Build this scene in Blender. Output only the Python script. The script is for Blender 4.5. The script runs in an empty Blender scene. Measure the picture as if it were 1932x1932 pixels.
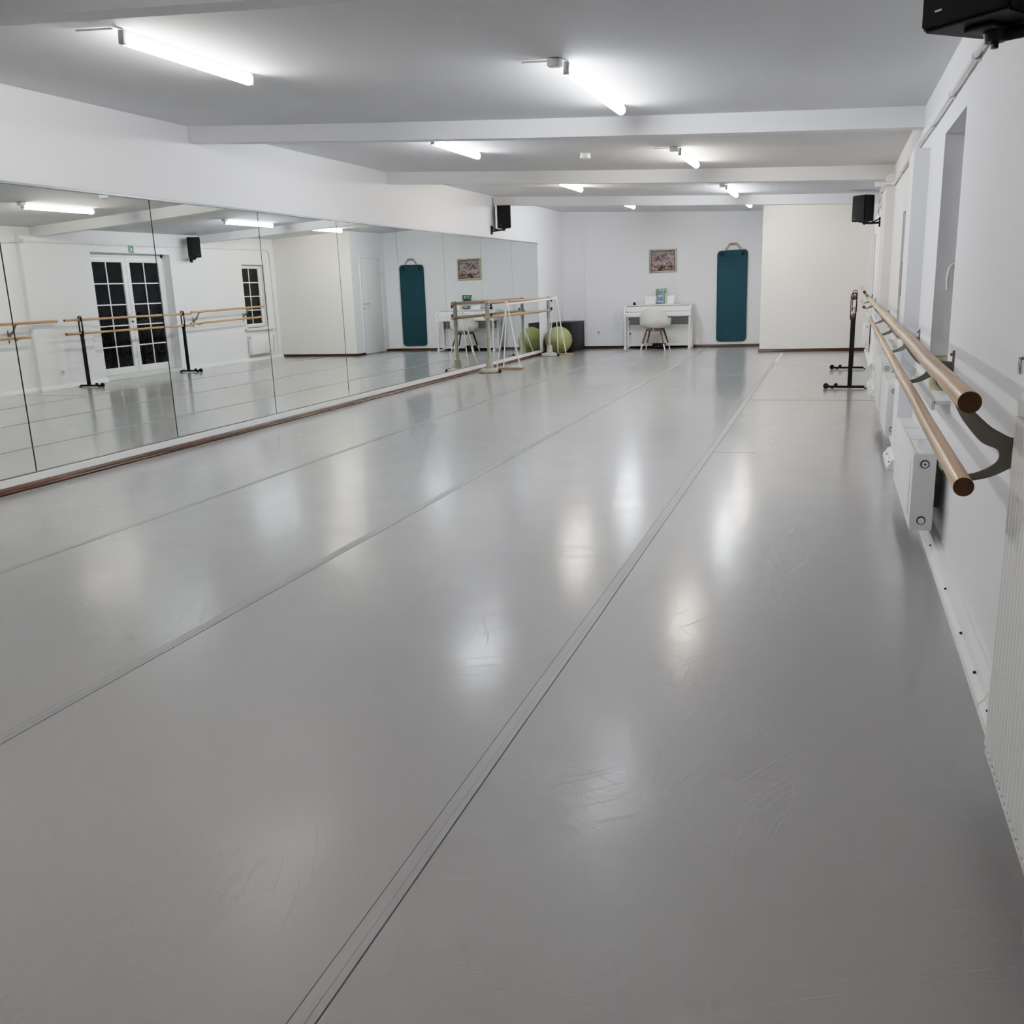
import bpy, bmesh, math, random
from mathutils import Vector, Matrix
random.seed(7)
PI = math.pi
sc = bpy.context.scene
col = sc.collection

# ------------------------------------------------------------------ helpers
def interp(x, xs, ys):
    if x <= xs[0]: return ys[0] + (x-xs[0])*(ys[1]-ys[0])/(xs[1]-xs[0])
    for i in range(len(xs)-1):
        if x <= xs[i+1]:
            return ys[i] + (x-xs[i])*(ys[i+1]-ys[i])/(xs[i+1]-xs[i])
    n = len(xs)-1
    return ys[n] + (x-xs[n])*(ys[n]-ys[n-1])/(xs[n]-xs[n-1])

def mirror_x(y, z): return -5.4586 + 0.002265*y + 0.001413*z      # plane of the big mirror
def wall_l(y, z): return mirror_x(y, z) - 0.012
def wall_r(y): return interp(y, [-3, 2, 7, 10.7, 17.5], [.50, .52, .535, .56, .62])
def ceil_z(x, y):
    f = interp(x, [-5.43, -4.6, -3.65, -2.9, -2.28, -1.6, -.98, -.4, .04, .54],
                  [2.775, 2.712, 2.645, 2.594, 2.552, 2.510, 2.472, 2.438, 2.413, 2.387])
    return f + (min(max(y, 4), 20)-7.2)*(.003+.0012*(x+5.43))

class MB:
    def __init__(s): s.bm = bmesh.new()
    def _xf(s, vs, M):
        if M is not None:
            for v in vs: v.co = M @ v.co
    def box(s, x0, x1, y0, y1, z0, z1, bev=0, M=None, seg=2):
        r = bmesh.ops.create_cube(s.bm, size=1.0)
        vs = r['verts']
        for v in vs:
            v.co = Vector((x0+(v.co.x+.5)*(x1-x0), y0+(v.co.y+.5)*(y1-y0), z0+(v.co.z+.5)*(z1-z0)))
        if bev > 0:
            es = list({e for v in vs for e in v.link_edges})
            rr = bmesh.ops.bevel(s.bm, geom=es, offset=bev, segments=seg, affect='EDGES', profile=.5)
            vs = list({v for f in rr['faces'] for v in f.verts} | {v for v in vs if v.is_valid})
        s._xf(vs, M)
        return s
    def cyl(s, p, q, r0, r1=None, n=20, caps=True):
        r1 = r0 if r1 is None else r1
        p, q = Vector(p), Vector(q)
        d = q-p
        M = Matrix.Translation((p+q)/2) @ d.to_track_quat('Z', 'Y').to_matrix().to_4x4()
        bmesh.ops.create_cone(s.bm, cap_ends=caps, segments=n, radius1=r0, radius2=r1, depth=d.length, matrix=M)
        return s
    def sphere(s, c, r, nu=32, nv=20, sc=(1, 1, 1)):
        M = Matrix.Translation(c) @ Matrix.Diagonal((sc[0], sc[1], sc[2], 1))
        bmesh.ops.create_uvsphere(s.bm, u_segments=nu, v_segments=nv, radius=r, matrix=M)
        return s
    def tube(s, pts, r, n=10, caps=True):
        pts = [Vector(p) for p in pts]
        rings = []
        up = Vector((0, 0, 1))
        prev = None
        for i, p in enumerate(pts):
            a = pts[max(0, i-1)]; b = pts[min(len(pts)-1, i+1)]
            t = (b-a).normalized()
            if prev is None:
                u = t.cross(up)
                if u.length < 1e-3: u = t.cross(Vector((1, 0, 0)))
            else:
                u = prev - t*prev.dot(t)
            u.normalize(); prev = u
            w = t.cross(u)
            rr = r[i] if isinstance(r, (list, tuple)) else r
            rings.append([s.bm.verts.new(p + (u*math.cos(2*PI*k/n)+w*math.sin(2*PI*k/n))*rr) for k in range(n)])
        for A, Bq in zip(rings, rings[1:]):
            for k in range(n):
                s.bm.faces.new((A[k], A[(k+1) % n], Bq[(k+1) % n], Bq[k]))
        if caps:
            s.bm.faces.new(rings[0][::-1]); s.bm.faces.new(rings[-1])
        return s
    def prism(s, poly, fn0, fn1):
        """poly: list of 2d points, fn0/fn1 map 2d -> 3d for the two faces"""
        a = [s.bm.verts.new(fn0(*p)) for p in poly]
        b = [s.bm.verts.new(fn1(*p)) for p in poly]
        n = len(poly)
        s.bm.faces.new(a[::-1]); s.bm.faces.new(b)
        for i in range(n):
            s.bm.faces.new((a[i], a[(i+1) % n], b[(i+1) % n], b[i]))
        return s
    def lathe(s, prof, c=(0, 0, 0), n=32):
        c = Vector(c)
        rings = []
        for (r, z) in prof:
            rings.append([s.bm.verts.new(c+Vector((r*math.cos(2*PI*k/n), r*math.sin(2*PI*k/n), z))) for k in range(n)])
        for A, Bq in zip(rings, rings[1:]):
            for k in range(n):
                s.bm.faces.new((A[k], A[(k+1) % n], Bq[(k+1) % n], Bq[k]))
        s.bm.faces.new(rings[0][::-1]); s.bm.faces.new(rings[-1])
        return s
    def quad(s, pts):
        s.bm.faces.new([s.bm.verts.new(p) for p in pts]); return s
    def xf(s, fn):
        for v in s.bm.verts: v.co = Vector(fn(v.co))
        return s
    def build(s, name, mat, parent=None, smooth=None, loc=None):
        bmesh.ops.recalc_face_normals(s.bm, faces=s.bm.faces)
        me = bpy.data.meshes.new(name)
        s.bm.to_mesh(me); s.bm.free()
        me.materials.append(mat)
        if smooth is not None:
            me.polygons.foreach_set('use_smooth', [True]*len(me.polygons))
            try: me.set_sharp_from_angle(angle=math.radians(smooth))
            except Exception: pass
        o = bpy.data.objects.new(name, me)
        col.objects.link(o)
        if parent is not None: o.parent = parent
        if loc is not None: o.location = loc
        return o

def tag(o, label=None, cat=None, group=None, kind=None):
    if label: o['label'] = label
    if cat: o['category'] = cat
    if group: o['group'] = group
    if kind: o['kind'] = kind
    return o

def thing(name, label, cat, loc=(0, 0, 0), rz=0, group=None):
    o = bpy.data.objects.new(name, None); col.objects.link(o)
    o.empty_display_size = .1
    o.location = loc; o.rotation_euler = (0, 0, rz)
    return tag(o, label, cat, group)

def struct(name, mb, mat, smooth=None, parent=None):
    o = mb.build(name, mat, parent, smooth)
    if parent is None: o['kind'] = 'structure'
    return o

def dup(root, loc, rz, label):
    r = root.copy(); col.objects.link(r); r.location = loc; r.rotation_euler = (0, 0, rz); r['label'] = label
    for ch in list(root.children):
        c = ch.copy(); col.objects.link(c); c.parent = r
        for g in ch.children:
            d = g.copy(); col.objects.link(d); d.parent = c
    return r

# ------------------------------------------------------------------ materials
def mat(name, color, rough=.5, metal=0.0, spec=.5, coat=0, coat_rough=.1, noise=0.0, nscale=8.0, bump=0.0, bscale=60.0, stretch=(1, 1, 1), rvar=0.0):
    m = bpy.data.materials.new(name); m.use_nodes = True
    nt = m.node_tree; b = nt.nodes['Principled BSDF']
    b.inputs['Base Color'].default_value = (*color, 1)
    b.inputs['Roughness'].default_value = rough
    b.inputs['Metallic'].default_value = metal
    b.inputs['Specular IOR Level'].default_value = spec
    b.inputs['Coat Weight'].default_value = coat
    b.inputs['Coat Roughness'].default_value = coat_rough
    tc = nt.nodes.new('ShaderNodeTexCoord'); mp = nt.nodes.new('ShaderNodeMapping')
    mp.inputs['Scale'].default_value = stretch
    nt.links.new(tc.outputs['Object'], mp.inputs['Vector'])
    if noise > 0 or rvar > 0:
        n = nt.nodes.new('ShaderNodeTexNoise'); n.inputs['Scale'].default_value = nscale; n.inputs['Detail'].default_value = 5
        nt.links.new(mp.outputs['Vector'], n.inputs['Vector'])
        if noise > 0:
            mx = nt.nodes.new('ShaderNodeMix'); mx.data_type = 'RGBA'
            d = tuple(max(0, c*(1-noise)) for c in color); l = tuple(min(1, c*(1+noise)) for c in color)
            mx.inputs['A'].default_value = (*d, 1); mx.inputs['B'].default_value = (*l, 1)
            nt.links.new(n.outputs['Fac'], mx.inputs['Factor']); nt.links.new(mx.outputs['Result'], b.inputs['Base Color'])
        if rvar > 0:
            mr = nt.nodes.new('ShaderNodeMapRange')
            mr.inputs['To Min'].default_value = max(0, rough-rvar); mr.inputs['To Max'].default_value = rough+rvar
            nt.links.new(n.outputs['Fac'], mr.inputs['Value']); nt.links.new(mr.outputs['Result'], b.inputs['Roughness'])
    if bump > 0:
        n2 = nt.nodes.new('ShaderNodeTexNoise'); n2.inputs['Scale'].default_value = bscale; n2.inputs['Detail'].default_value = 4
        nt.links.new(mp.outputs['Vector'], n2.inputs['Vector'])
        bp = nt.nodes.new('ShaderNodeBump'); bp.inputs['Strength'].default_value = bump; bp.inputs['Distance'].default_value = .004
        nt.links.new(n2.outputs['Fac'], bp.inputs['Height']); nt.links.new(bp.outputs['Normal'], b.inputs['Normal'])
    return m

def wood(name, dark, light, rough=.35, axis='Y', scale=6, coat=.3):
    m = bpy.data.materials.new(name); m.use_nodes = True
    nt = m.node_tree; b = nt.nodes['Principled BSDF']
    b.inputs['Roughness'].default_value = rough; b.inputs['Coat Weight'].default_value = coat; b.inputs['Coat Roughness'].default_value = .15
    tc = nt.nodes.new('ShaderNodeTexCoord'); mp = nt.nodes.new('ShaderNodeMapping')
    st = {'X': (.6, 12, 12), 'Y': (12, .6, 12), 'Z': (12, 12, .6)}[axis]
    mp.inputs['Scale'].default_value = st
    nt.links.new(tc.outputs['Object'], mp.inputs['Vector'])
    n = nt.nodes.new('ShaderNodeTexNoise'); n.inputs['Scale'].default_value = scale; n.inputs['Detail'].default_value = 8; n.inputs['Distortion'].default_value = .6
    nt.links.new(mp.outputs['Vector'], n.inputs['Vector'])
    cr = nt.nodes.new('ShaderNodeValToRGB')
    cr.color_ramp.elements[0].position = .3; cr.color_ramp.elements[0].color = (*dark, 1)
    cr.color_ramp.elements[1].position = .72; cr.color_ramp.elements[1].color = (*light, 1)
    nt.links.new(n.outputs['Fac'], cr.inputs['Fac']); nt.links.new(cr.outputs['Color'], b.inputs['Base Color'])
    return m

def emit(name, color, s):
    m = bpy.data.materials.new(name); m.use_nodes = True
    nt = m.node_tree; b = nt.nodes['Principled BSDF']
    b.inputs['Base Color'].default_value = (*color, 1)
    b.inputs['Emission Color'].default_value = (*color, 1); b.inputs['Emission Strength'].default_value = s
    return m

M = {}
M['wall'] = mat('wall_paint', (.840, .840, .858), .7, spec=.25, noise=.012, nscale=1.5, bump=.12, bscale=90)
M['wallwarm'] = mat('wall_paint_warm', (.85, .835, .80), .7, spec=.25, noise=.012, nscale=1.5, bump=.12, bscale=90)
M['ceil'] = mat('ceiling_paint', (.70, .70, .715), .8, spec=.2, noise=.02, nscale=1.2, bump=.15, bscale=50, stretch=(3, 1, 1))
M['beam'] = mat('beam_paint', (.80, .80, .81), .75, spec=.2, noise=.015, nscale=2, bump=.1, bscale=60)
M['white'] = mat('white_lacquer', (.84, .84, .83), .35, noise=.015, nscale=3)
M['whitegloss'] = mat('white_gloss', (.86, .86, .855), .22, noise=.01, nscale=3)
M['radiator'] = mat('radiator_enamel', (.84, .84, .83), .3, noise=.012, nscale=4)
M['grille'] = mat('radiator_dark_gap', (.05, .05, .05), .6, noise=.1)
M['plasticgrey'] = mat('grey_plastic', (.45, .45, .46), .5, noise=.04)
M['plasticwhite'] = mat('white_plastic', (.8, .8, .78), .4, noise=.02)
M['black'] = mat('black_metal', (.012, .012, .013), .4, noise=.1)
M['blackrub'] = mat('black_rubber', (.015, .015, .016), .7, noise=.1)
M['cabinet'] = mat('speaker_black', (.009, .009, .01), .5, noise=.15, bump=.15, bscale=200)
M['spgrille'] = mat('speaker_grille_cloth', (.018, .017, .017), .8, noise=.3, nscale=300, bump=.4, bscale=300)
M['storage'] = mat('black_board', (.011, .011, .013), .45, noise=.15, nscale=5)
M['steel'] = mat('bracket_steel', (.235, .225, .205), .5, .0, noise=.22, nscale=14)
M['sleeve'] = mat('grey_metal_sleeve', (.33, .33, .345), .4, .5, noise=.06)
M['silver'] = mat('brushed_aluminium', (.6, .6, .61), .35, .8, noise=.05)
M['chrome'] = mat('chrome', (.75, .75, .76), .15, 1.0, rvar=.05)
M['beige'] = mat('beige_plastic', (.36, .35, .30), .42, noise=.04, nscale=5)
M['mirror'] = mat('mirror_glass', (.83, .87, .855), 0.0, 1.0)
M['mirroredge'] = mat('mirror_edge', (.35, .40, .38), .2, .3, noise=.1)
M['mframe'] = mat('mirror_trim', (.27, .285, .31), .35, .5, noise=.05)
M['railwood'] = wood('rail_beech', (.40, .225, .105), (.57, .365, .20), .42, 'Y', 3.0, .25)
M['railwood'].node_tree.nodes['Principled BSDF'].inputs['Coat Roughness'].default_value = .06
M['railend'] = mat('rail_end_grain', (.125, .075, .042), .8, noise=.25, nscale=120)
M['railwood2'] = wood('portable_rail_beech', (.33, .20, .115), (.47, .31, .19), .35, 'Y', 3.0, .3)
M['boardwood'] = wood('foot_board_wood', (.30, .21, .14), (.42, .31, .22), .6, 'X', 4, 0)
M['skirt'] = wood('skirting_wood', (.030, .011, .004), (.115, .050, .022), .35, 'Y', 3.5, .4)
M['skirtx'] = wood('skirting_wood_cross', (.028, .011, .005), (.085, .040, .018), .35, 'X', 3.5, .4)
M['walnut'] = wood('chair_walnut', (.06, .024, .010), (.17, .08, .04), .4, 'Z', 6, .2)
M['shell'] = mat('chair_shell', (.74, .72, .67), .4, noise=.015, nscale=6)
M['mat'] = mat('teal_foam', (.035, .088, .108), .75, spec=.3, noise=.12, nscale=2.5, bump=.2, bscale=150, stretch=(1, 1, .25))
M['strap'] = mat('grey_strap', (.36, .32, .30), .8, noise=.1, nscale=30)
M['redtext'] = mat('red_print', (.33, .03, .03), .7, noise=.05)
M['ball'] = mat('lime_vinyl', (.29, .305, .135), .42, noise=.10, nscale=5)
M['gold'] = mat('gilt_frame', (.40, .345, .25), .4, .5, noise=.45, nscale=60, bump=.4, bscale=80)
M['golddark'] = mat('gilt_frame_dark', (.05, .03, .02), .5, .1, noise=.3, nscale=60)
M['glassdark'] = mat('night_window_glass', (.010, .010, .014), .03, spec=.5, rvar=.0, noise=.3, nscale=2)
M['scroll'] = mat('scroll_iron', (.055, .055, .058), .5, .0, noise=.1)
M['alu_thr'] = mat('threshold', (.72, .72, .70), .4, noise=.03)
M['green'] = mat('exit_green', (.0, .16, .075), .5, noise=.05)
M['pictogram'] = mat('pictogram_white', (.85, .87, .85), .5, noise=.02)
M['bookgreen'] = mat('book_cover_green', (.07, .17, .10), .4, noise=.5, nscale=30)
M['bookpale'] = mat('book_cover_pale', (.45, .60, .35), .4, noise=.2, nscale=40)
M['pages'] = mat('book_pages', (.75, .72, .62), .8, noise=.05)
M['tabblue'] = mat('tablet_cover_blue', (.014, .024, .075), .3, noise=.3, nscale=20)
M['tablight'] = mat('tablet_light_blue', (.25, .38, .66), .35, noise=.1, nscale=20)
M['tabmid'] = mat('tablet_mid_blue', (.05, .09, .25), .35, noise=.2, nscale=20)
M['cane'] = wood('pale_wood_pot', (.56, .51, .35), (.74, .69, .52), .6, 'Z', 2.5, 0)
M['tape'] = mat('grey_vinyl_tape', (.325, .324, .322), .40, noise=.08, nscale=9, stretch=(4, .4, 1))
M['tapegroove'] = mat('tape_edge_dirt', (.13, .13, .13), .7, noise=.5, nscale=25, stretch=(1, .5, 1))
M['tapewhite'] = mat('white_floor_tape', (.66, .66, .65), .5, noise=.04)
M['dirt'] = mat('screw_hole', (.03, .03, .03), .8, noise=.2)
M['batten'] = mat('light_batten', (.5, .5, .52), .5, noise=.03)
COOL = (.89, .94, 1.0); WARM = (1.0, .91, .78); NEUT = (1.0, .97, .93)
M['tube_cool'] = emit('tube_cool', COOL, 34)
M['tube_warm'] = emit('tube_warm', WARM, 34)
M['tube_neut'] = emit('tube_neutral', NEUT, 34)
M['tube_far'] = emit('tube_far', COOL, 58)

def floor_material():
    m = bpy.data.materials.new('dance_vinyl'); m.use_nodes = True
    nt = m.node_tree; b = nt.nodes['Principled BSDF']; L = nt.links.new
    tc = nt.nodes.new('ShaderNodeTexCoord')
    def noise(scale, detail, st=(1, 1, 1), rot=0, rough=.5):
        mp = nt.nodes.new('ShaderNodeMapping'); mp.inputs['Scale'].default_value = st; mp.inputs['Rotation'].default_value = (0, 0, rot)
        L(tc.outputs['Object'], mp.inputs['Vector'])
        n = nt.nodes.new('ShaderNodeTexNoise'); n.noise_dimensions = '2D'; n.inputs['Scale'].default_value = scale; n.inputs['Detail'].default_value = detail
        n.inputs['Roughness'].default_value = rough
        L(mp.outputs['Vector'], n.inputs['Vector']); return n.outputs['Fac']
    def rng(v, a, b_, c, d):
        r = nt.nodes.new('ShaderNodeMapRange'); r.inputs['From Min'].default_value = a; r.inputs['From Max'].default_value = b_
        r.inputs['To Min'].default_value = c; r.inputs['To Max'].default_value = d; L(v, r.inputs['Value']); return r.outputs['Result']
    def math_(op, a, b_):
        n = nt.nodes.new('ShaderNodeMath'); n.operation = op
        for i, v in enumerate((a, b_)):
            if isinstance(v, (int, float)): n.inputs[i].default_value = v
            else: L(v, n.inputs[i])
        return n.outputs[0]
    wn = nt.nodes.new('ShaderNodeTexNoise'); wn.inputs['Scale'].default_value = .9; wn.inputs['Detail'].default_value = 1
    L(tc.outputs['Object'], wn.inputs['Vector'])
    vm = nt.nodes.new('ShaderNodeVectorMath'); vm.operation = 'MULTIPLY_ADD'; vm.inputs[1].default_value = (.55, .55, 0)
    L(wn.outputs['Color'], vm.inputs[0]); L(tc.outputs['Object'], vm.inputs[2])
    def streaks(rot, dens, sx=1.6, sy=120):
        # long thin scuff marks: thresholded, strongly stretched noise, broken up by a second noise
        m1 = nt.nodes.new('ShaderNodeMapping'); m1.inputs['Rotation'].default_value = (0, 0, rot); L(vm.outputs[0], m1.inputs['Vector'])
        m2 = nt.nodes.new('ShaderNodeMapping'); m2.inputs['Scale'].default_value = (sx, sy, 1); m2.inputs['Location'].default_value = (rot*7, rot*3, 0); L(m1.outputs[0], m2.inputs['Vector'])
        n = nt.nodes.new('ShaderNodeTexNoise'); n.noise_dimensions = '2D'; n.inputs['Scale'].default_value = 1; n.inputs['Detail'].default_value = 1.5; L(m2.outputs[0], n.inputs['Vector'])
        t = rng(n.outputs['Fac'], .685, .73, 0, 1)
        k = kn if dens > .09 else math_('SUBTRACT', 1.0, kn)
        return math_('MULTIPLY', t, rng(k, .49, .49+dens, 0, 1))
    kn = noise(1.1, 2)
    s = streaks(.35, .08)
    for r, d in ((1.1, .10), (1.9, .10), (2.6, .08)):
        s = math_('MAXIMUM', s, streaks(r, d))
    big = noise(.55, 4)
    fine = noise(240, 3)
    roughn = noise(3.0, 6, (1, 1, 1))
    cr = nt.nodes.new('ShaderNodeMix'); cr.data_type = 'RGBA'
    cr.inputs['A'].default_value = (.355, .353, .352, 1); cr.inputs['B'].default_value = (.392, .390, .388, 1)
    L(big, cr.inputs['Factor'])
    c2 = nt.nodes.new('ShaderNodeMix'); c2.data_type = 'RGBA'; c2.inputs['B'].default_value = (.62, .62, .62, 1)
    L(math_('MULTIPLY', s, .05), c2.inputs['Factor']); L(cr.outputs['Result'], c2.inputs['A'])
    L(c2.outputs['Result'], b.inputs['Base Color'])
    rr = math_('ADD', rng(roughn, .3, .7, .32, .42), math_('MULTIPLY', s, .12))
    L(rr, b.inputs['Roughness'])
    b.inputs['Specular IOR Level'].default_value = .32
    sy = nt.nodes.new('ShaderNodeSeparateXYZ'); L(vm.outputs[0], sy.inputs['Vector'])
    L(rng(sy.outputs['Y'], 2.2, 5.4, .07, .95), b.inputs['Coat Weight'])
    L(rng(sy.outputs['Y'], 2.2, 5.4, .14, .36), b.inputs['Specular IOR Level'])
    b.inputs['Coat IOR'].default_value = 1.34
    L(math_('ADD', rng(roughn, .3, .7, .115, .165), math_('MULTIPLY', s, .12)), b.inputs['Coat Roughness'])
    wav = noise(1.6, 3, (1, .45, 1))
    h = math_('ADD', math_('MULTIPLY', fine, .09), math_('ADD', math_('MULTIPLY', s, .13), math_('MULTIPLY', wav, 1.6)))
    bp = nt.nodes.new('ShaderNodeBump'); bp.inputs['Strength'].default_value = .35; bp.inputs['Distance'].default_value = .004
    L(h, bp.inputs['Height']); L(bp.outputs['Normal'], b.inputs['Normal']); L(bp.outputs['Normal'], b.inputs['Coat Normal'])
    return m
M['floor'] = floor_material()

def canvas_material():
    m = bpy.data.materials.new('painted_canvas'); m.use_nodes = True
    nt = m.node_tree; b = nt.nodes['Principled BSDF']; L = nt.links.new
    tc = nt.nodes.new('ShaderNodeTexCoord'); mp = nt.nodes.new('ShaderNodeMapping')
    mp.inputs['Scale'].default_value = (5, 1, 9); mp.inputs['Rotation'].default_value = (0, .5, 0)
    L(tc.outputs['Object'], mp.inputs['Vector'])
    n = nt.nodes.new('ShaderNodeTexNoise'); n.inputs['Scale'].default_value = 1.6; n.inputs['Detail'].default_value = 5; n.inputs['Distortion'].default_value = 1.5
    L(mp.outputs['Vector'], n.inputs['Vector'])
    cr = nt.nodes.new('ShaderNodeValToRGB'); e = cr.color_ramp.elements
    e[0].position = .30; e[0].color = (.012, .012, .016, 1); e[1].position = .72; e[1].color = (.62, .50, .46, 1)
    for p, c in ((.40, (.06, .04, .04)), (.47, (.26, .19, .175)), (.55, (.40, .31, .29)), (.62, (.32, .26, .27))):
        k = e.new(p); k.color = (*c, 1)
    L(n.outputs['Fac'], cr.inputs['Fac'])
    # calmer mauve wash towards the top of the picture
    sx = nt.nodes.new('ShaderNodeSeparateXYZ'); L(tc.outputs['Object'], sx.inputs['Vector'])
    r = nt.nodes.new('ShaderNodeMapRange'); r.inputs['From Min'].default_value = .02; r.inputs['From Max'].default_value = .2
    L(sx.outputs['Z'], r.inputs['Value'])
    mx = nt.nodes.new('ShaderNodeMix'); mx.data_type = 'RGBA'; mx.inputs['B'].default_value = (.30, .27, .30, 1)
    mu = nt.nodes.new('ShaderNodeMath'); mu.operation = 'MULTIPLY'; mu.inputs[1].default_value = .8; L(r.outputs['Result'], mu.inputs[0])
    L(mu.outputs[0], mx.inputs['Factor']); L(cr.outputs['Color'], mx.inputs['A']); L(mx.outputs['Result'], b.inputs['Base Color'])
    b.inputs['Roughness'].default_value = .6
    return m
M['canvas'] = canvas_material()

# ------------------------------------------------------------------ room shell
YB, YF = -3.2, 19.06
fl = MB(); fl.box(-5.9, 1.3, YB-.2, YF+.3, -.1, 0); struct('floor', fl, M['floor'])

# ceiling: gently tilted and curved, lower towards the window side
c = MB(); nx, ny = 30, 26
xs = [-5.75 + i*(6.85/nx) for i in range(nx+1)]; ys = [YB-.2 + j*((YF+.5-YB)/ny) for j in range(ny+1)]
g = [[c.bm.verts.new((x, y, ceil_z(x, y))) for x in xs] for y in ys]
for j in range(ny):
    for i in range(nx): c.bm.faces.new((g[j][i], g[j+1][i], g[j+1][i+1], g[j][i+1]))
t = [[c.bm.verts.new((x, y, 3.1)) for x in (xs[0], xs[-1])] for y in (ys[0], ys[-1])]
c.bm.faces.new((t[0][0], t[0][1], t[1][1], t[1][0]))
ceil_o = c.build('ceiling', M['ceil'], None, 40); ceil_o['kind'] = 'structure'

def beam(name, y0, w, drop):
    m = MB(); n = 24
    rows = []
    for i in range(n+1):
        x = -5.52 + i*(6.1+.25)/n
        zb = ceil_z(x, y0)-drop
        rows.append([m.bm.verts.new(p) for p in ((x, y0, zb), (x, y0+w, zb+.002), (x, y0+w, zb+drop+.06), (x, y0, zb+drop+.06))])
    for A, Bq in zip(rows, rows[1:]):
        for k in range(4): m.bm.faces.new((A[k], A[(k+1) % 4], Bq[(k+1) % 4], Bq[k]))
    m.bm.faces.new(rows[0][::-1]); m.bm.faces.new(rows[-1])
    es = [e for e in m.bm.edges if all(v.co.z < ceil_z(v.co.x, v.co.y)-.03 for v in e.verts) and abs(e.verts[0].co.x-e.verts[1].co.x) > .05]
    bmesh.ops.bevel(m.bm, geom=es, offset=.012, segments=2, affect='EDGES')
    struct(name, m, M['beam'], 40)
beam('trim_1', 3.3, .13, .14)
beam('trim_2', 7.19, .15, .135)
beam('trim_3', 11.05, .14, .143)
beam('trim_4', 15.0, .15, .14)

# left wall, with the white plinth strip under the mirror as part of it
m = MB(); m.box(-.25, 0, YB-.2, YF+.2, 0, 3.0)
m.xf(lambda v: (v.x + wall_l(v.y, v.z), v.y, v.z)); struct('wall_left', m, M['wall'])
m = MB(); m.box(0, .024, YB, 17.36, .046, .102, .004)
m.xf(lambda v: (v.x + wall_l(v.y, v.z), v.y, v.z)); struct('trim_5', m, M['white'])
m = MB(); m.box(.0, .024, 3.4, 17.34, 2.112, 2.130, .002); m.box(0, .02, 3.4, 17.34, .102, .110)
m.xf(lambda v: (v.x + wall_l(v.y, v.z), v.y, v.z)); struct('trim_6', m, M['mframe'])
# dark wooden skirting with a small moulded foot
m = MB()
prof = [(0, 0), (.050, 0), (.050, .012), (.044, .020), (.036, .022), (.032, .034), (.026, .047), (0, .047)]
def skirt_l(m, y0, y1):
    m.prism(prof, lambda a, b: (wall_l(y0, 0)+a, y0, b), lambda a, b: (wall_l(y1, 0)+a, y1, b))
skirt_l(m, YB, 7.55); skirt_l(m, 7.553, 14.2); skirt_l(m, 14.203, YF)
struct('baseboard_left', m, M['skirt'])
# far wall: slightly proud section to the right of the corner niche
m = MB(); m.box(-5.7, -4.93, YF+.02, YF+.3, 0, 3); m.box(-4.93, 1.0, YF, YF+.3, 0, 3)
struct('wall_far', m, M['wall'])
m = MB()
def skirt_f(m, x0, x1, y):
    m.prism([(a*.5, b*1.1) for a, b in prof], lambda a, b: (x0, y-a, b), lambda a, b: (x1, y-a, b))
skirt_f(m, -5.42, -4.93, YF+.02); skirt_f(m, -4.93, -1.25, YF)
struct('baseboard_far', m, M['skirtx'])
# boxed-out room at the far right: face at y 17.52, side with a door at x -1.245
YC, XC = 17.52, -1.245
m = MB(); m.box(XC, 1.0, YC, YC+.14, 0, 2.9)
struct('wall_closet', m, M['wallwarm'])
m = MB(); m.box(XC, XC+.14, YC+.14, 17.93, 0, 2.9); m.box(XC, XC+.14, 18.84, YF, 0, 2.9); m.box(XC, XC+.14, 17.93, 18.84, 2.06, 2.9)
struct('wall_closet_side', m, M['wall'])
m = MB(); m.prism(prof, lambda a, b: (XC-.012, YC-a*.5, b*1.1), lambda a, b: (.60, YC-a*.5, b*1.1))
struct('baseboard_closet', m, M['skirtx'])
m = MB()
m.prism([(a*.5, b) for a, b in prof], lambda a, b: (XC-a, YC, b), lambda a, b: (XC-a, 17.90, b))
m.prism([(a*.5, b) for a, b in prof], lambda a, b: (XC-a, 18.87, b), lambda a, b: (XC-a, YF, b))
struct('baseboard_closet_side', m, M['skirt'])
# back wall behind the camera
m = MB(); m.box(-5.9, 1.2, YB-.3, YB, 0, 3); struct('wall_back', m, M['wall'])

# right wall with openings (y0, y1, z0, z1)
openings = [(4.81, 5.70, .70, 2.005), (8.42, 9.05, .70, 1.81), (12.22, 14.15, .0, 2.10), (16.32, 17.12, .66, 1.955)]
m = MB(); TH = .22
y = YB-.2
def seg(m, y0, y1, z0, z1):
    n = max(1, int((y1-y0)/1.0))
    for i in range(n):
        a = y0+(y1-y0)*i/n; b = y0+(y1-y0)*(i+1)/n
        m.box(0, TH, a, b, z0, z1)
for (a, b, z0, z1) in openings:
    seg(m, y, a, 0, 2.9)
    if z0 > 0: seg(m, a, b, 0, z0)
    seg(m, a, b, z1, 2.9)
    y = b
seg(m, y, YC+.1, 0, 2.9)
# pilasters under the two ceiling beams
m.box(-.092, .02, 6.57, 7.02, 0, 2.045)
m.box(-.085, .02, 10.76, 11.95, 0, 2.30)
bmesh.ops.remove_doubles(m.bm, verts=m.bm.verts, dist=1e-5)
m.xf(lambda v: (v.x + wall_r(v.y), v.y, v.z))
struct('wall_right', m, M['wall'])
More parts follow.
